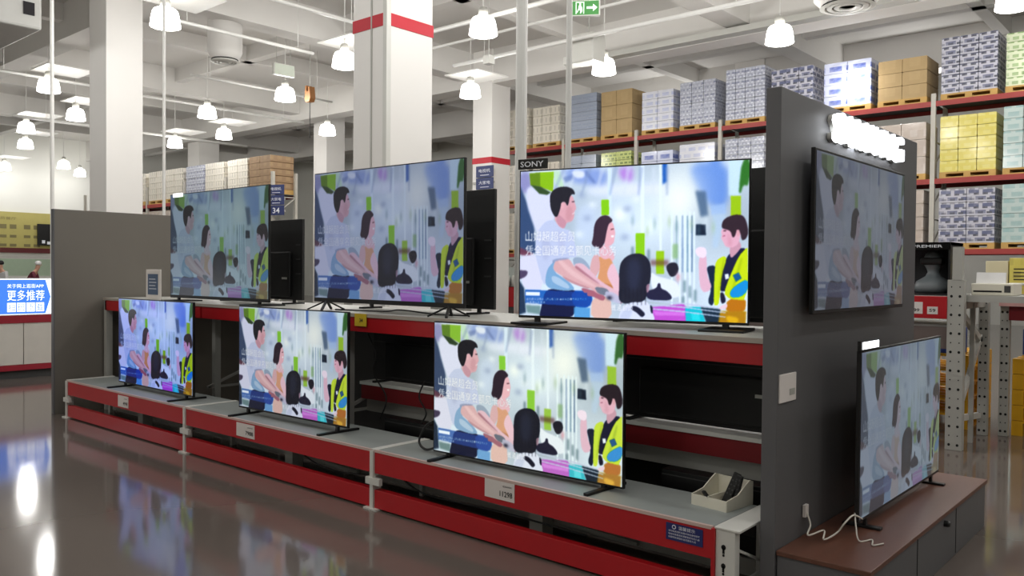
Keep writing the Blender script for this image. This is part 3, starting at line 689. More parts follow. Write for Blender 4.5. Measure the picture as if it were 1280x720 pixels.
tv('leftmost lower television, bluish bright picture, beside the taupe end panel', (-8.638, 3.80), (-7.112, 3.793), .438, .86, ZD, S_l1, chin=.015, group=GL)
tv('middle lower television on the low rack, left of the yellow tag', (-6.298, 3.765), (-4.873, 3.79), .447, .85, ZD, S_l2, chin=.015, group=GL)
tv('right lower television, bright picture, above the price tag reading 11298', (-3.945, 3.762), (-2.496, 3.80), .425, .85, ZD, S_lo, chin=.012, group=GL)
tv('faintest upper television, teal dim picture, at the left end of the upper deck', (-8.424, 4.241), (-6.614, 4.251), 1.30, 1.07, ZU, S_u1, 'slab', .03, .009, group=GU)
tv('middle upper television with a pale violet picture, on splayed feet', (-5.872, 4.21), (-4.137, 4.236), 1.335, 1.07, ZU, S_u2, 'vee', .035, .009, group=GU)
u3 = tv('brightest upper television on the right, under a black name tag', (-3.546, 4.14), (-2.109, 4.484), 1.302, .955, ZU, S_hi, 'slab', .016, .009, group=GU)
tv('flat television mounted high on the dark panel, dim greyish picture', (-1.56, 4.02), (-1.56, 5.45), 1.404, .813, 1.404, S_w, 'none', .02, .014)
pt = tv('low television on the wooden plinth beside the dark panel, bluish reflecting screen', (-1.42, 4.295), (-1.42, 5.77), .352, .866, .3, S_p, 'stub', .016, .01)
MB().box(.9, 1.3, .02, .06, .3, .6).build('mount', M['black'], None, (-1.56, 4.02, 1.404)) if False else None
t = thing('wall_bracket', 'dark bracket between the high television and the dark panel', 'bracket', (-1.625, 4.75, 1.55)); MB().box(0, .03, -.3, .3, 0, .45).build('plate', M['darkin'], t)
# name tags on television corners
t = thing('name_tag', 'black tag with white capital letters on the brightest upper television', 'tag', (-3.546, 4.135, 2.262), math.atan2(.344, 1.437))
MB().box(-.005, .2, -.005, .012, 0, .065).build('plate', M['blackgl'], t); text('SONY', .165, .036, M['winkl'], t, (.012, -.0065, .014))
t = thing('lit_tag', 'small lit white tag on the corner of the low plinth television', 'tag', (-1.42, 4.28, 1.219), PI/2)
MB().box(0, .28, -.004, .014, 0, .048).build('plate', M['black'], t); MB().box(.02, .265, -.007, -.004, .006, .042).build('lit_face', mat('lit tag', (245, 250, 255), .4, emis=2.2), t)
t = thing('lit_tag', 'tiny lit white tag on the corner of the faintest upper television', 'tag', (-8.35, 4.236, 2.335))
MB().box(0, .2, -.006, .0, 0, .04).build('lit_face', mat('lit tag small', (245, 250, 255), .4, emis=1.6), t, bevel=.004)
# backs of the televisions that face the other side
def tv_back(label, x0, x1, y, z0, z1, zd, groove=None):
    t = thing('television', label, 'television', ((x0+x1)/2, y, zd), 0, 'televisions facing the other way'); w = x1-x0; g0 = z0-zd
    MB().box(-w/2, w/2, 0, .03, g0, g0+z1-z0).build('casing', mat('matt black back', (26, 26, 26), .55), t, bevel=.004)
    MB().box(-w*.38, w*.38, -.035, 0, g0+.03, g0+(z1-z0)*.6).build('back_cover', mat('matt black back cover', (22, 22, 22), .6), t, bevel=.012)
    if groove: MB().box(-w/2+.01, w/2-.01, -.003, 0, groove-zd, groove-zd+.008).build('seam', M['darkin'], t)
    for k in (-1, 1): MB().bar((k*w*.4, -.12, .008), (k*w*.4, .12, .008), .03, .016).bar((k*w*.4, .012, .01), (k*w*.4, .012, g0+.03), .03, .02, (0, 1, 0)).build('foot', M['black'], t)
    for q in range(3): MB().box(w/2-.1, w/2-.03, -.004, 0, g0+.25+.14*q, g0+.262+.14*q).build('port_label', M['darkin'], t)
    MB().box(w*.3, w*.36, -.038, -.034, g0+.2, g0+.22).build('logo_plate', M['grey'], t)
    return t
tv_back('black back of a television, seen right of the faintest upper television', -8.25, -6.82, 4.75, 1.305, 2.09, ZU)
tv_back('black back of a television, seen right of the middle upper television', -5.95, -4.32, 4.75, 1.305, 2.235, ZU)
tv_back('black back of a television, seen between the brightest upper television and the dark panel', -3.35, -1.86, 4.86, 1.3, 2.25, ZU)
tv_back('black back of a television under the upper deck, left of the dark panel', -2.95, -1.82, 4.48, .70, 1.22, .69, 1.06)
tv_back('black back of a television under the upper deck, right of the yellow tag', -5.42, -3.95, 4.48, .70, 1.22, .69, 1.01)
# soundbars and boxes in the shade behind the low deck
for x0, x1, lab in ((-4.95, -3.5, 'long black box lying in the shade behind the right lower television'), (-2.5, -1.8, 'long black box lying in the shade behind the cream tray')):
    t = thing('soundbar_box', lab, 'box', ((x0+x1)/2, 4.2, 0))
    MB().box(-(x1-x0)/2, (x1-x0)/2, 0, .12, 0, .47).build('carton', M['black'], t, bevel=.004); MB().box(-(x1-x0)/2, (x1-x0)/2, -.002, 0, .44, .446).build('tape', M['darkin'], t)
# framed leaflet on the upper deck
t = thing('leaflet_stand', 'white framed blue leaflet standing at the left end of the upper deck', 'leaflet', (-8.93, 4.3, ZU))
MB().box(-.165, .165, 0, .015, .0, .325).build('frame', M['paper'], t, bevel=.004); MB().box(-.115, .115, -.003, 0, .05, .275).build('sheet', mat('slate blue print', (86, 104, 132), .5), t)
for k in range(4): MB().box(-.08, .08-.02*(k % 2), -.005, -.003, .11+.035*k, .118+.035*k).build('printed_line', M['winkl'], t)

# cream tray with remote controls
t = thing('remote_tray', 'cream plastic tray with raised ends at the right end of the low deck', 'tray', (-2.01, 3.99, ZD), -.12)
MB().box(-.105, .105, -.12, .12, 0, .006).build('base', M['cream'], t)
MB().box(-.105, .105, -.122, -.116, 0, .055).build('front_wall', M['cream'], t); MB().box(-.105, .105, .116, .122, 0, .12).build('back_wall', M['cream'], t)
for x in (-.107, .101): MB().prism([(-.12, 0), (.12, 0), (.12, .12), (.09, .13), (.05, .11), (-.02, .07), (-.12, .055)], x, x+.006, axis='x').build('side_wall', M['cream'], t)
MB().box(-.01, -.005, -.116, .116, 0, .06).build('divider', M['cream'], t)
def remote(loc, rot, lab, l=.17):
    r = thing('remote_control', lab, 'remote', loc, 0, 'remote controls in the cream tray'); r.rotation_euler = rot
    MB().box(-.02, .02, -.008, .008, 0, l).build('body', M['black'], r, bevel=.004)
    for i in range(4):
        for j in (-1, 1): MB().box(j*.009-.004, j*.009+.004, -.0095, -.008, .05+.024*i, .058+.024*i).build('key', M['darkin'], r)
remote((-1.99, 3.98, ZD+.01), (-.25, .35, .2), 'black remote control standing tallest in the cream tray')
remote((-1.95, 4.0, ZD+.01), (-.2, .1, -.4), 'black remote control leaning at the right side of the cream tray', .15)
remote((-2.1, 3.97, ZD+.04), (1.2, .9, .3), 'short black remote control lying across the left of the cream tray', .09)

# loose cables on and under the decks
def cable(pts, lab, r=.006, m=None):
    q = []
    P4 = [Vector(p) for p in pts]
    for i in range(len(P4)-1):
        a, b, c, d = P4[max(i-1, 0)], P4[i], P4[i+1], P4[min(i+2, len(P4)-1)]
        for k in range(6):
            u = k/6; q.append(.5*((2*b)+(c-a)*u+(2*a-5*b+4*c-d)*u*u+(3*b-a-3*c+d)*u**3))
    q.append(P4[-1]); tag(MB().tube(q, r, 6).build('cable', m or M['cable'], smooth=True), lab, 'cable')
cable([(-4.02, 3.83, .6), (-4.09, 3.83, .56), (-4.12, 3.8, .46), (-4.05, 3.8, .415), (-3.95, 3.83, .45)], 'black cable looping out at the left edge of the right lower television', .008)
cable([(-5.5, 3.75, .25), (-5.2, 3.72, .17), (-4.85, 3.7, .15), (-4.5, 3.72, .19), (-4.45, 3.8, .2)], 'black cable sagging in the gap between the red beams of the middle bay')
cable([(-4.3, 3.74, .24), (-4.0, 3.72, .15), (-3.6, 3.75, .14), (-3.2, 3.72, .16), (-2.7, 3.75, .14)], 'black cable lying in the gap between the red beams of the right bay')
cable([(-5.15, 4.2, 1.1), (-5.05, 4.2, .95), (-5.08, 4.2, .8), (-4.95, 4.22, .62), (-5.0, 4.2, .45)], 'black cable hanging down beneath the yellow tag')
cable([(-4.55, 4.25, .78), (-4.6, 4.24, .66), (-4.5, 4.22, .55), (-4.56, 4.2, .45)], 'thin black cable hanging over the middle beam, right of the yellow tag')
cable([(-4.2, 4.25, .78), (-4.28, 4.24, .66), (-4.15, 4.22, .56), (-4.25, 4.2, .46)], 'thin black cable hanging just left of the right lower television')
cable([(-5.7, 4.3, ZU+.006), (-5.2, 4.4, ZU+.006), (-4.9, 4.32, ZU+.03), (-4.6, 4.4, ZU+.006), (-4.3, 4.45, ZU+.006)], 'black cable lying on the upper deck under the middle upper television')

cable([(-1.605, 4.1, .41), (-1.58, 4.08, .36), (-1.56, 4.0, .33), (-1.52, 4.1, .34), (-1.49, 4.02, .32), (-1.47, 4.14, .33), (-1.44, 4.16, .38), (-1.43, 4.25, .4), (-1.41, 4.32, .37)], 'tangled white cable on the wooden plinth behind the low television', .0045, M['wcable'])
cable([(-1.44, 4.3, .4), (-1.4, 4.2, .36), (-1.37, 4.16, .306), (-1.33, 4.22, .306), (-1.3, 4.14, .306), (-1.27, 4.2, .306)], 'short white cable end lying under the corner of the low television', .004, M['wcable'])

# ---------------------------------------------------------------- pallet racks and their loads
pal_cache = {}
def pallet_me(w, d, m):
    k = (w, d, m.name)
    if k not in pal_cache:
        q = MB().box(-w/2, w/2, 0, d, .10, .14)
        for x in (-w/2, -.07, w/2-.14):
            q.box(x, x+.14, 0, d, .03, .10)
        q.box(-w/2, w/2, 0, d, 0, .03)
        pal_cache[k] = q.mesh('pallet', m)
    return pal_cache[k]
box_cache = {}
def carton_me(w, d, h, m):
    k = (round(w, 3), round(d, 3), round(h, 3), m.name)
    if k not in box_cache:
        q = MB(); e = .012
        q.prism([(-w/2+e, 0), (w/2-e, 0), (w/2, e), (w/2, h-e), (w/2-e, h), (-w/2+e, h), (-w/2, h-e), (-w/2, e)], 0, d)
        q.box(-w/2+.01, w/2-.01, -.003, 0, h*.49, h*.51)
        box_cache[k] = q.mesh('carton', m)
    return box_cache[k]
C = dict(
    jug=carton_mat('white jug shrink pack', (226, 220, 206), [(60, 58, 60)], .42, (6, 7, 3.2)),
    silver=carton_mat('silver wrapped pack', (186, 190, 204), [(134, 140, 166), (226, 230, 240)], .5, (5, 5, 8), 1.),
    bluegrey=carton_mat('blue-grey wrapped pack', (158, 168, 186), [(146, 158, 180)], .4, (2, 2, 9), .6),
    tan=carton_mat('tan board', (178, 152, 108), [(190, 164, 120)], .3, (2, 2, 2), .1, .7),
    whitewrap=carton_mat('white glossy wrap', (220, 222, 232), [(170, 180, 220)], .4, (3, 3, 5), 1.),
    bluewhite=carton_mat('blue and white print', (206, 212, 236), [(84, 104, 184)], .6, (2.2, 2.5, 4), 1.),
    print_=carton_mat('grey blue printed board', (196, 196, 208), [(92, 98, 132), (80, 82, 96)], .6, (3.2, 3, 6), .4),
    green=carton_mat('green printed pack', (196, 206, 120), [(88, 118, 50)], .5, (6, 6, 9), .5),
    yellow=carton_mat('pale yellow board', (222, 208, 92), [(236, 228, 150)], .3, (4, 4, 6), .4),
    yelpr=carton_mat('pale yellow printed board', (226, 212, 104), [(120, 104, 60)], .18, (7, 7, 7), .4),
    beige=carton_mat('pinkish beige board', (192, 178, 166), [(214, 206, 200)], .3, (3, 3, 3), .6),
    teal=carton_mat('pale teal wrapped pack', (190, 208, 204), [(150, 186, 186)], .5, (3, 3, 5), 1.),
    greenw=carton_mat('green and white print', (214, 222, 190), [(120, 160, 84)], .5, (5, 5, 7), .6),
    brown=carton_mat('brown board', (150, 122, 92), [(176, 150, 112)], .3, (3, 3, 3), .2, .7),
)
def load(x, y, z, w, h, kind, nx, nz, lab, group, d=1.0, face='-y', pm=None):
    t = thing('pallet_load', lab, 'pallet load', (x, y, z), 0, group)
    link('pallet', pallet_me(w, d, pm or M['palw']), t)
    cw, ch = w/nx, (h-.14)/nz
    me = carton_me(cw-.012, d-.02, ch-.008, C[kind])
    for i in range(nx):
        for k in range(nz):
            j = (random.random()-.5)*.014
            link('carton', me, t, (-w/2+cw*(i+.5), .01+j, .14+ch*k))
    return t
def pallet_rack(name, lab, xs, y, dep, zs, top, bz=.12, m=None):
    t = thing(name, lab, 'rack')
    um = m or mat('rack post grey', (190, 186, 176), .5)
    pme = MB().box(-.05, .05, 0, .08, 0, top).mesh('upright', um)
    for x in xs:
        link('upright', pme, t, (x, y, 0)); link('upright', pme, t, (x, y+dep-.08, 0))
        q = MB(); z = .5
        while z < top-.8:
            q.bar((0, .05, z), (0, dep-.05, z+.6), .03, .03, (1, 0, 0)); q.bar((0, .05, z+.6), (0, dep-.05, z+.6), .03, .03, (1, 0, 0)); z += .9
        q.build('frame_brace', um, t, (x, y, 0))
    for a, b in zip(xs[:-1], xs[1:]):
        bme = MB().box(a+.05, b-.05, 0, .05, -bz, 0).mesh('beam', M['rackred']); dme = MB().box(a+.05, b-.05, .06, dep-.06, -.03, -.005).mesh('mesh_deck', M['darkin'])
        for z in zs: link('beam', bme, t, (0, y, z)); link('beam', bme, t, (0, y+dep-.05, z)); link('mesh_deck', dme, t, (0, y, z))
    return t
XS = (-18.9, -16.2, -13.5, -10.8, -8.1, -5.42, -2.7, 0)
YP = 21.0
pallet_rack('pallet_rack', 'tall red-beamed pallet rack full of wrapped loads behind the televisions', XS, YP, 1.1, (2.2, 3.83, 5.62), 5.8)
cx = [(a+b)/2+s*.64 for a, b in zip(XS[:-1], XS[1:]) for s in (-1, 1)]
# x, width, height, kind, columns, layers, words
TOP = [(cx[0], 1.1, 1.35, 'jug', 3, 4, 'load of white jug packs at the left end of the tall rack, top level'),
       (cx[1], 1.1, 1.3, 'jug', 3, 4, 'top level load of shiny white jug packs between the thick pole and the thin pole'),
       (cx[2], 1.12, 1.5, 'bluegrey', 1, 5, 'top level load of plain blue-grey packs just right of the thin pole'),
       (cx[3], 1.12, 1.45, 'tan', 2, 3, 'top level load of plain tan cartons'),
       (cx[4], 1.05, 1.25, 'whitewrap', 2, 5, 'top level load in glossy white wrap, right of the tan cartons'),
       (cx[5], 1.1, 1.35, 'silver', 3, 2, 'top level load in pale lilac-silver wrap, right of the glossy white one'),
       (cx[6], 1.12, 1.5, 'silver', 4, 5, 'top level load of small silver packs, the tall one left of the dark panel'),
       (cx[7], 1.1, 1.3, 'print_', 3, 4, 'top level load of grey and blue packs above the dark panel corner'),
       (cx[8], 1.15, 1.25, 'bluewhite', 2, 4, 'top level load in shining blue and white wrap above the lit letters'),
       (cx[9], 1.1, 1.1, 'tan', 2, 3, 'top level load of plain beige cartons right of the blue and white one'),
       (cx[10], 1.15, 1.42, 'print_', 3, 6, 'top level load of blue-grey printed cartons above the yellow load'),
       (cx[11], 1.1, 1.3, 'greenw', 3, 6, 'top level load of green and white cartons at the right edge')]
MID = [(cx[0], 1.1, 1.3, 'jug', 3, 4, 'second level load of white jug packs at the far left end of the tall rack'),
       (cx[1], 1.1, 1.3, 'jug', 3, 4, 'second level load of white jug packs behind the black name tag'),
       (cx[2], 1.1, 1.4, 'bluegrey', 2, 5, 'second level load of blue-grey packs right of the thin pole'),
       (cx[3], 1.1, 1.4, 'green', 2, 5, 'second level load of green printed packs'),
       (cx[4], 1.05, 1.3, 'bluewhite', 2, 4, 'second level load in white and blue wrap, right of the green one'),
       (cx[5], 1.1, 1.4, 'whitewrap', 1, 3, 'second level load in plain pale wrap above the brightest television'),
       (cx[6], 1.12, 1.42, 'silver', 3, 6, 'second level load of crumpled silver packs touching the dark panel'),
       (cx[9], 1.1, 1.35, 'beige', 2, 3, 'second level load of pinkish beige cartons right of the lit letters'),
       (cx[10], 1.15, 1.42, 'yellow', 3, 5, 'yellow load of stacked pale yellow cartons on the second level'),
       (cx[11], 1.15, 1.5, 'teal', 3, 5, 'second level load in pale teal wrap at the right edge')]
LOW = [(cx[0], 1.1, 1.35, 'jug', 3, 4, 'third level load of white jug packs left of the thick pole'),
       (cx[1], 1.1, 1.35, 'jug', 3, 4, 'third level load of white jug packs hidden by the brightest television'),
       (cx[9], 1.05, 1.4, 'beige', 2, 4, 'third level load of beige cartons at the right edge of the dark panel'),
       (cx[10], 1.15, 1.38, 'print_', 2, 4, 'third level load of blue and grey printed cartons under the yellow load'),
       (cx[11], 1.15, 1.42, 'teal', 2, 4, 'third level load in pale teal wrap at the right edge under another teal one')]
for lst, z in ((TOP, 5.62), (MID, 3.83), (LOW, 2.2)):
    for x, w, h, k, nx, nz, lab in lst: load(x, YP+.02, z, w, h, k, nx, nz, lab, 'wrapped loads on the tall pallet rack')
# goods at ground level, seen in the gap left of the thick pole
t = thing('merchandise_cabinet', 'red cabinet with glass jars above it, far in the gap left of the thick pole', 'cabinet', (-18.2, 20.6, 0))
MB().box(-.7, .7, 0, .35, 0, .45).build('base', M['darkin'], t); MB().box(-.7, .7, -.02, .35, .45, 1.1).build('fascia', M['red'], t); MB().box(-.7, .7, .1, .35, 1.1, 1.75).build('glass_shelf', mat('pale glass', (190, 200, 196), .2), t)
for k in range(6): MB().lathe([(.07, 0), (.07, .28), (.03, .36)], 10).build('jar', M['white'], t, (-.55+.22*k, 0, 1.12), smooth=True)

# left pallet rack, end frame and aisle sign
XL = (-35.4, -32.7, -30.0, -27.3, -24.6, -21.95)
pallet_rack('pallet_rack', 'far left pallet rack with a bare grey end frame above the black television back', XL, 14.2, .88, (2.35, 3.9), 4.55)
cl = [(a+b)/2+s*.64 for a, b in zip(XL[:-1], XL[1:]) for s in (-1, 1)]
for i, x in enumerate(cl):
    if x < -34: continue
    words = ['brown', 'jug', 'jug', 'silver', 'jug', 'jug', 'jug', 'jug', 'jug', 'jug'][9-i]
    pos = ['at the right end, brown cartons beside the end frame', 'second from the end frame', 'third from the end frame', 'fourth from the end frame, bulging silver bags', 'fifth from the end frame', 'sixth from the end frame',
           'seventh from the end frame', 'eighth from the end frame, next to the left column', 'ninth from the end frame', 'tenth from the end frame'][9-i]
    load(x, 14.22, 3.9, 1.15, 1.17, words, 2, 5, 'load on the far left rack, '+pos, 'loads on the far left pallet rack', .84)
    if x < -26: load(x, 14.22, 2.35, 1.15, 1.3, 'beige', 2, 4, 'lower load on the far left rack under the load '+pos.split(',')[0], 'loads on the far left pallet rack', .84)
def aisle_sign(x, y, z, w, h, rz, lab, num='34'):
    t = thing('aisle_sign', lab, 'sign', (x, y, z), rz)
    n = 3; MB().box(-w/2-.16, w/2, .01, .061, h*.5, h*.56).box(-w/2-.16, w/2, .01, .061, h*.12, h*.18).build('bracket', M['grey'], t)
    for k in range(n):
        MB().box(-w/2, w/2, -.01, .01, k*h/n+.01, (k+1)*h/n-.01).build('sign_plate', M['aisle'], t)
    text(num, w*.45, h*.18, M['winkl'], t, (-w*.22, -.016, h*.07))
    for k, s in ((1, '大家电'), (2, '电视机')):
        text(s, w*.66, h*.1, M['winkl'], t, (-w*.33, -.016, h*(k/n+.14))); MB().box(-w*.25, w*.25, -.014, -.01, h*(k/n+.06), h*(k/n+.075)).build('printed_line', M['winkl'], t)
aisle_sign(-21.55, 14.1, 3.2, .55, .92, .35, 'dark blue aisle sign with number 34 on the left rack end frame')
aisle_sign(-17.55, 18.84, 3.75, .72, 1.1, 0, 'dark blue aisle sign beneath the red band of the far column', '34')

# ---------------------------------------------------------------- near racks on the right, behind the plinth
nr = thing('near_rack', 'grey slotted rack with a red shelf beam, right of the dark panel', 'rack')
slotted('upright', -2.02, 8.4, .14, .09, 1.56, nr, cols=2, pitch=.085, m=M['grey'])
slotted('upright', -1.97, 9.4, .09, .08, 1.5, nr, cols=2, pitch=.085, m=M['grey'])
slotted('upright', -4.75, 8.4, .14, .09, 1.56, nr, cols=2, pitch=.085, m=M['grey'])
MB().box(-1.98, -1.9, 8.395, 8.47, 1.56, 1.86).build('post_sleeve', M['grey'], nr)
for a, b in (((-1.95, 8.49, .28), (-1.95, 9.4, .99)), ((-1.95, 8.49, .28), (-1.95, 9.4, .2)), ((-1.95, 8.49, 1.3), (-1.95, 9.4, .95))): MB().bar(a, b, .055, .04, (1, 0, 0)).build('brace', M['white'], nr)
MB().box(-1.99, -1.91, 8.45, 9.45, 1.29, 1.42).build('end_rail', M['grey'], nr)
MB().box(-4.6, -2.02, 8.39, 8.44, 1.2, 1.405).build('beam', M['red'], nr, bevel=.004)
MB().box(-4.6, -2.02, 8.44, 9.45, 1.385, 1.41).build('shelf', M['grey'], nr)
MB().box(-4.6, -2.02, 8.5, 9.45, 1.12, 1.14).build('shelf', M['grey'], nr); MB().box(-4.6, -2.02, 8.46, 8.5, .92, 1.12).build('lower_fascia', mat('brown shelf front', (112, 100, 96), .6), nr)
for x, w, s in ((-2.29, .13, '299'), (-2.14, .09, '59')):
    t = thing('price_tag', 'white price tag on the red beam right of the dark panel, %s of two' % ('larger' if w > .1 else 'smaller'), 'price tag', (x, 8.39, 1.24)); MB().box(-w/2, w/2, -.004, 0, 0, .11 if w > .1 else .07).build('card', M['paper'], t); text(s, w*.6, .03, M['ink'], t, (-w*.3, -.006, .02))
# dark display case with a grey bust
t = thing('display_case', 'black display case with white lettering on its header, right of the dark panel', 'display', (-2.45, 8.5, 1.41))
MB().box(-.45, .43, .42, .45, 0, .5).build('back', mat('charcoal board', (44, 45, 50), .5), t); MB().box(-.45, .43, 0, .45, 0, .02).build('base', M['black'], t); MB().box(-.45, .43, 0, .45, .47, .5).build('top', M['black'], t)
MB().box(.41, .43, 0, .45, 0, .5).build('side', M['black'], t); MB().box(-.45, .43, -.005, 0, .43, .5).build('header', M['blackgl'], t)
text('PREMIER', .26, .026, M['winkl'], t, (.1, -.008, .45))
t = thing('mannequin_bust', 'grey mannequin bust with dark goggles inside the black display case', 'bust', (-2.23, 8.75, 1.43))
gm = mat('grey bust plastic', (120, 128, 132), .4)
MB().lathe([(.02, 0), (.15, .005), (.17, .05), (.15, .11), (.07, .16), (.05, .2), (.06, .23), (.085, .28), (.09, .33), (.07, .38), (.03, .405), (.01, .41)], 20).build('bust', gm, t, smooth=True)
MB().box(-.1, .1, -.1, .02, .27, .34).build('goggles', M['black'], t, bevel=.02)
for z, lab in ((.44, 'round white light'), (.18, 'lower round white light')):
    pass
# label printer, cream boxes and purple boxes on the shelf to the right
n2 = thing('near_rack', 'pale red-topped shelf rack at the right edge above the yellow pallets', 'rack')
slotted('upright', -1.8, 9.5, .085, .08, 1.5, n2, cols=2, pitch=.085, m=M['grey'])
slotted('upright', .6, 9.5, .11, .08, 1.5, n2, cols=2, pitch=.085, m=M['grey'])
MB().box(-1.72, .6, 9.49, 9.54, 1.16, 1.3).build('beam', mat('dark red beam', (128, 26, 36), .5), n2); MB().box(-1.8, .6, 9.44, 10.5, 1.3, 1.36).build('shelf', mat('pinkish shelf edge', (206, 160, 156), .5), n2)
MB().bar((-1.5, 10.4, 1.28), (-1.75, 10.4, .2), .03, .03, (0, 1, 0)).build('brace', M['white'], n2)
MB().tube([(-1.72, 9.46, 1.52), (.6, 9.46, 1.52)], .012, 8).build('guard_rail', M['white'], n2); MB().tube([(-1.3, 9.46, 1.36), (-1.3, 9.46, 1.72)], .012, 8).build('guard_post', M['white'], n2)
t = thing('printer', 'white printer with a paper tray between the slotted posts', 'printer', (-1.7, 8.6, 1.42))
MB().box(-.17, .17, 0, .4, 0, .11).build('body', M['cream'], t, bevel=.01); MB().box(-.15, .08, -.003, .0, .03, .045).build('slot', M['hole'], t); MB().box(.1, .15, -.004, 0, .03, .09).build('control_panel', M['darkin'], t)
MB().prism([(0, .0), (.02, .1), (.03, .1), (.02, 0)], -.14, .1, axis='x').build('paper', mat('bright paper', (252, 252, 252), .6), t, (0, .05, .11))
MB().box(-.25, .3, -.1, .5, -.06, 0).build('stand_top', M['grey'], t); 
for x in (-.22, .26): MB().box(x-.02, x+.02, .3, .34, -1.42, -.06).build('stand_leg', M['grey'], t)
for x, z, w, h, m_, lab in ((-1.86, 1.42, .2, .33, 'beige', 'cream printed box with a blue corner behind the printer'), (-1.62, 1.42, .26, .36, 'yelpr', 'cream printed box with black marks behind the printer')):
    t = thing('product_box', lab, 'box', (x, 9.62, z)); MB().box(-w/2, w/2, 0, .25, 0, h).build('carton', C[m_] if m_ == 'yelpr' else mat('cream board', (222, 212, 176), .6), t, bevel=.004)
    if w < .25: MB().box(-.08, .08, -.003, 0, .02, .2).build('printed_patch', mat('royal blue', (52, 84, 160), .5), t)
    else:
        for k in range(4): MB().box(-.09, .03, -.003, 0, .14+.035*k, .15+.035*k).build('printed_line', M['ink'], t)
        MB().box(.05, .09, -.003, 0, .2, .27).build('printed_patch', M['ink'], t)
pm_ = carton_mat('purple printed board', (86, 50, 110), [(170, 150, 190), (50, 50, 130)], .45, (9, 9, 12), .4)
for i, (x, z) in enumerate(((-1.18, 1.36), (-.8, 1.36), (-1.18, 1.58), (-.8, 1.58), (-.42, 1.36), (-.42, 1.58))):
    nm = ('lower left', 'lower middle', 'upper left', 'upper middle', 'lower right', 'upper right')[i]
    t = thing('product_box', 'purple printed box at the right edge, %s of the stack' % nm, 'box', (x, 9.6, z), 0, 'purple boxes on the right shelf'); MB().box(-.18, .18, 0, .3, 0, .21).build('carton', pm_, t, bevel=.003); MB().box(-.1, .1, -.003, 0, .14, .16).build('printed_line', M['winkl'], t)
# yellow pallets stacked on the floor and blue crates above
ypal = pallet_me(1.15, 1.1, M['yellow'])
def yellow_pallet():
    q = MB()
    for y in (0, .24, .48, .72, .96): q.box(-.575, .575, y, y+.13, .13, .15)
    for x in (-.575, -.05, .475):
        w_ = .1; q.box(x, x+w_, 0, .12, .02, .13); q.box(x, x+w_, .475, .625, .02, .13); q.box(x, x+w_, .95, 1.1, .02, .13); q.box(x, x+w_, 0, 1.1, 0, .02)
    return q.mesh('pallet', M['yellow'])
ym = yellow_pallet()
for n, (x, y, where) in enumerate(((-1.13, 9.62, 'at the right edge'), (-2.68, 9.62, 'seen through the slotted frame'))):
    for k in range(5 if n else 5):
        tag(link('pallet', ym, None, (x, y, .155*k)), 'yellow plastic pallet %s, %s of the stack' % (where, ('bottom', 'second from the bottom', 'middle', 'fourth from the bottom', 'top')[k]), 'pallet', 'yellow pallets '+where)
bm_ = mat('blue crate', (40, 66, 150), .5)
for x, y, z, lab in ((-2.45, 9.7, .775, 'blue box on top of the yellow pallets behind the slotted frame'), (-1.45, 10.1, .775, 'blue box behind the braced posts, upper of two'), ):
    t = thing('blue_box', lab, 'box', (x, y, z)); MB().box(-.25, .25, 0, .3, 0, .27).build('carton', bm_, t, bevel=.005); MB().box(-.08, .08, -.003, 0, .15, .2).build('printed_patch', M['winkl'], t)

# ---------------------------------------------------------------- service counter on the left
ct = thing('service_counter', 'white counter with red bands under the lit blue sign', 'counter', (-13.2, 0, 0))
for y0, y1 in ((.4, 1.9), (1.91, 3.4), (3.41, 4.45), (4.46, 4.93)): MB().box(-.5, 0, y0, y1, .2, .8).build('front_panel', mat('counter white', (206, 202, 194), .5), ct, bevel=.004)
MB().box(-.52, .01, .4, 4.93, .8, .91).build('upper_band', mat('counter red', (150, 26, 44), .45), ct); MB().box(-.52, .01, .4, 4.93, .12, .198).build('lower_band', mat('counter red', (150, 26, 44), .45), ct); MB().box(-.48, -.06, .42, 4.9, 0, .12).build('toe_kick', M['darkin'], ct)
t = thing('light_box', 'lit blue and white sign with white lettering on the counter', 'sign', (-13.2, 4.93, .912), PI/2)
MB().box(-4.5, 0, .0, .12, 0, .53).build('housing', M['white'], t)
MB().box(-4.5, -.005, -.006, 0, .01, .52).build('white_face', mat('lit white face', (240, 246, 255), .5, emis=1.25), t)
MB().prism([(-1.6, .02), (-.185, .02), (-.115, .26), (-.185, .51), (-1.6, .51)], -.01, -.006).build('blue_field', mat('lit blue face', (60, 120, 226), .5, emis=.9), t)
wl = mat('lit white lettering', (250, 252, 255), .5, emis=1.2)
text('关于网上逛街APP', .48, .06, wl, t, (-.69, -.012, .39)); text('更多推荐', .49, .15, wl, t, (-.69, -.012, .21))
for k, s in enumerate('扫码下载'):
    MB().box(-.69+.125*k, -.58+.125*k, -.012, -.01, .05, .18).build('character_tile', wl, t); text(s, .085, .1, mat('lit blue lettering', (60, 120, 226), .5, emis=.9), t, (-.678+.125*k, -.014, .065))
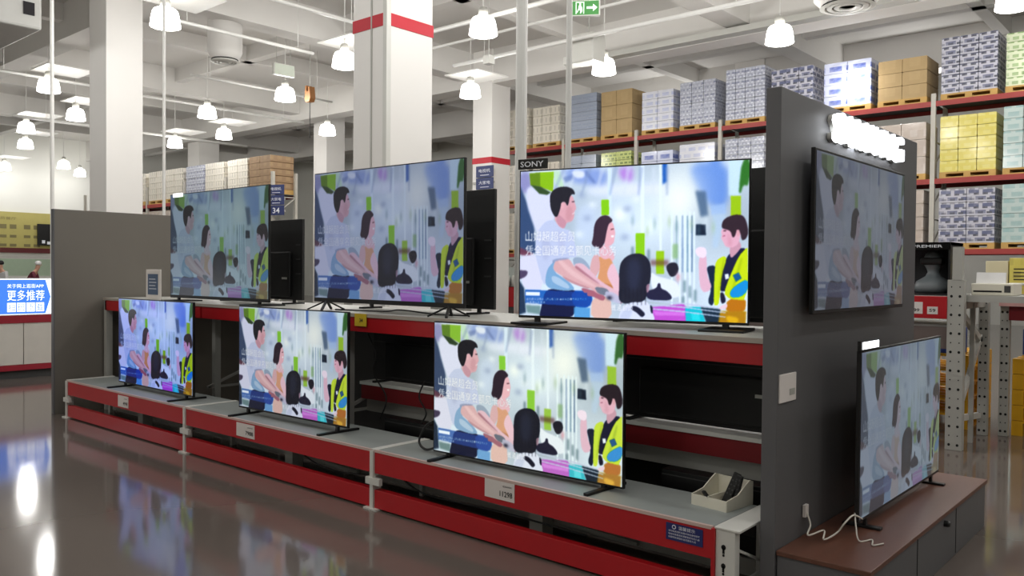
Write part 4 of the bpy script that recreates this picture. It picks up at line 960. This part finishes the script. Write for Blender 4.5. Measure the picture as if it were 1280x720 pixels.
# far menu wall
t = thing('menu_board', 'olive yellow menu wall with rows of small print, far at the left edge', 'board', (-46.98, 12, 2.35), PI/2)
MB().box(0, 5.4, -.1, 0, 0, 2.05).build('board', mat('olive yellow', (176, 166, 96), .6), t)
im = mat('faded print', (120, 112, 72), .7)
for r in range(3):
    for k in range(5): MB().box(2.3+.45*k+(.2 if k > 2 else 0), 2.6+.45*k+(.2 if k > 2 else 0), -.11, -.1, 1.2-.45*r, 1.42-.45*r-.08*(r > 0)).build('menu_print', im, t)
text('会员餐厅', 1.0, .14, im, t, (2.5, -.11, 1.65))
t = thing('menu_screen', 'black menu screen with small white cups on the yellow wall', 'screen', (-46.86, 16.85, 2.75), PI/2)
MB().box(-.4, .4, -.12, -.04, 0, 1.1).build('casing', M['black'], t); MB().box(-.2, -.05, -.13, -.12, .1, .26).build('cup_print', M['winkl'], t); MB().box(.05, .3, -.13, -.12, .05, .2).build('cup_print', M['winkl'], t)
t = thing('food_counter', 'food counter with pale green glass front, far at the left edge', 'counter', (-38, 9, 0), PI/2)
MB().box(0, 8, 0, .8, 0, 1.05).build('body', mat('counter grey', (150, 150, 142), .5), t); MB().box(0, 8, .0, .05, 1.25, 1.95).build('glass_front', mat('pale green glass', (176, 196, 172), .15), t); MB().box(0, 8, -.02, .8, 1.05, 1.25).build('counter_top', M['white'], t)
MB().box(0, 8, 0, .8, 1.95, 2.05).build('canopy', M['white'], t); MB().box(0, 5, -.1, .0, 2.2, 2.4).build('red_fascia', mat('dark red fascia', (96, 30, 34), .5), t)
for k in range(8): MB().lathe([(.1, 0), (.12, .1), (.12, .3)], 10).build('container', M['white'], t, (3.2+.5*k, .4, 1.25))

# two people behind the counter, far away
def person(x, y, rz, lab, top, hair, cap=None, lean=.1, trousers=(40, 42, 52)):
    t = thing('person', lab, 'person', (x, y, 0), rz)
    def skin(name, pts, edges, rad, m, sub=1):
        me = bpy.data.meshes.new(name); me.from_pydata(pts, edges, []); me.materials.append(m)
        o = link(name, me, t)
        md = o.modifiers.new('skin', 'SKIN'); 
        for v, r in zip(me.skin_vertices[0].data, rad): v.radius = (r, r) if not isinstance(r, tuple) else r; v.use_root = False
        me.skin_vertices[0].data[0].use_root = True
        o.modifiers.new('smooth', 'SUBSURF').levels = sub; o.modifiers['smooth'].render_levels = sub
        return o
    L = lean
    J = [(0, 0, .95), (0, -.3*L, 1.15), (0, -.8*L, 1.38), (0, -L, 1.5), (0, -1.15*L, 1.6), (0, -1.25*L, 1.71),
         (.18, -.8*L, 1.41), (.23, -L-.02, 1.14), (.18, -L-.25, 1.02), (.15, -L-.33, 1.0), (-.18, -.8*L, 1.41), (-.23, -L-.02, 1.14), (-.18, -L-.25, 1.02), (-.15, -L-.33, 1.0),
         (.1, 0, .88), (.11, -.01, .5), (.11, .03, .08), (.11, -.12, .04), (-.1, 0, .88), (-.11, -.01, .5), (-.11, .03, .08), (-.11, -.12, .04)]
    E = [(0, 1), (1, 2), (2, 3), (3, 4), (4, 5), (2, 6), (6, 7), (7, 8), (8, 9), (2, 10), (10, 11), (11, 12), (12, 13), (0, 14), (14, 15), (15, 16), (16, 17), (0, 18), (18, 19), (19, 20), (20, 21)]
    Rr = [(.16, .11), (.14, .1), (.16, .1), .06, .085, .085, .06, .045, .035, .035, .06, .045, .035, .035, .09, .06, .045, .04, .09, .06, .045, .04]
    skin('body', J, E, Rr, mat('skin', (206, 160, 136), .6), 2)
    skin('shirt', [J[0], J[1], J[2], J[6], J[7], J[10], J[11]], [(0, 1), (1, 2), (2, 3), (3, 4), (2, 5), (5, 6)], [(.18, .13), (.165, .12), (.18, .12), .075, .06, .075, .06], mat(lab[-34:]+' top', top, .8), 2)
    skin('trousers', [J[0], J[14], J[15], J[16], J[18], J[19], J[20]], [(0, 1), (1, 2), (2, 3), (0, 4), (4, 5), (5, 6)], [(.17, .12), .1, .075, .06, .1, .075, .06], mat('dark trousers', trousers, .8), 2)
    h = Vector(J[5])
    MB().lathe([(.02, -.02), (.1, -.01), (.112, .04), (.1, .09), (.06, .125), (.01, .135)], 14).build('hair' if not cap else 'cap', mat(lab[-34:]+' hair', hair if not cap else cap, .7), t, (h.x, h.y+.012, h.z), smooth=True)
    MB().box(-.012, .012, -.02, 0, -.02, .015).build('nose', mat('skin', (206, 160, 136), .6), t, (h.x, h.y-.08, h.z-.02), bevel=.004)
    for s in (-1, 1): MB().box(-.012, .012, -.004, .004, -.006, .006).build('eye', M['ink'], t, (h.x+s*.032, h.y-.086, h.z+.0))
person(-33.5, 10.65, .6, 'distant person in a white top with black hair, behind the lit sign', (214, 214, 214), (30, 28, 30), lean=.12)
person(-32.85, 11.2, 2.6, 'distant person in a maroon top and white cap, bending behind the lit sign', (104, 44, 60), (40, 30, 30), (240, 240, 240), lean=.3)
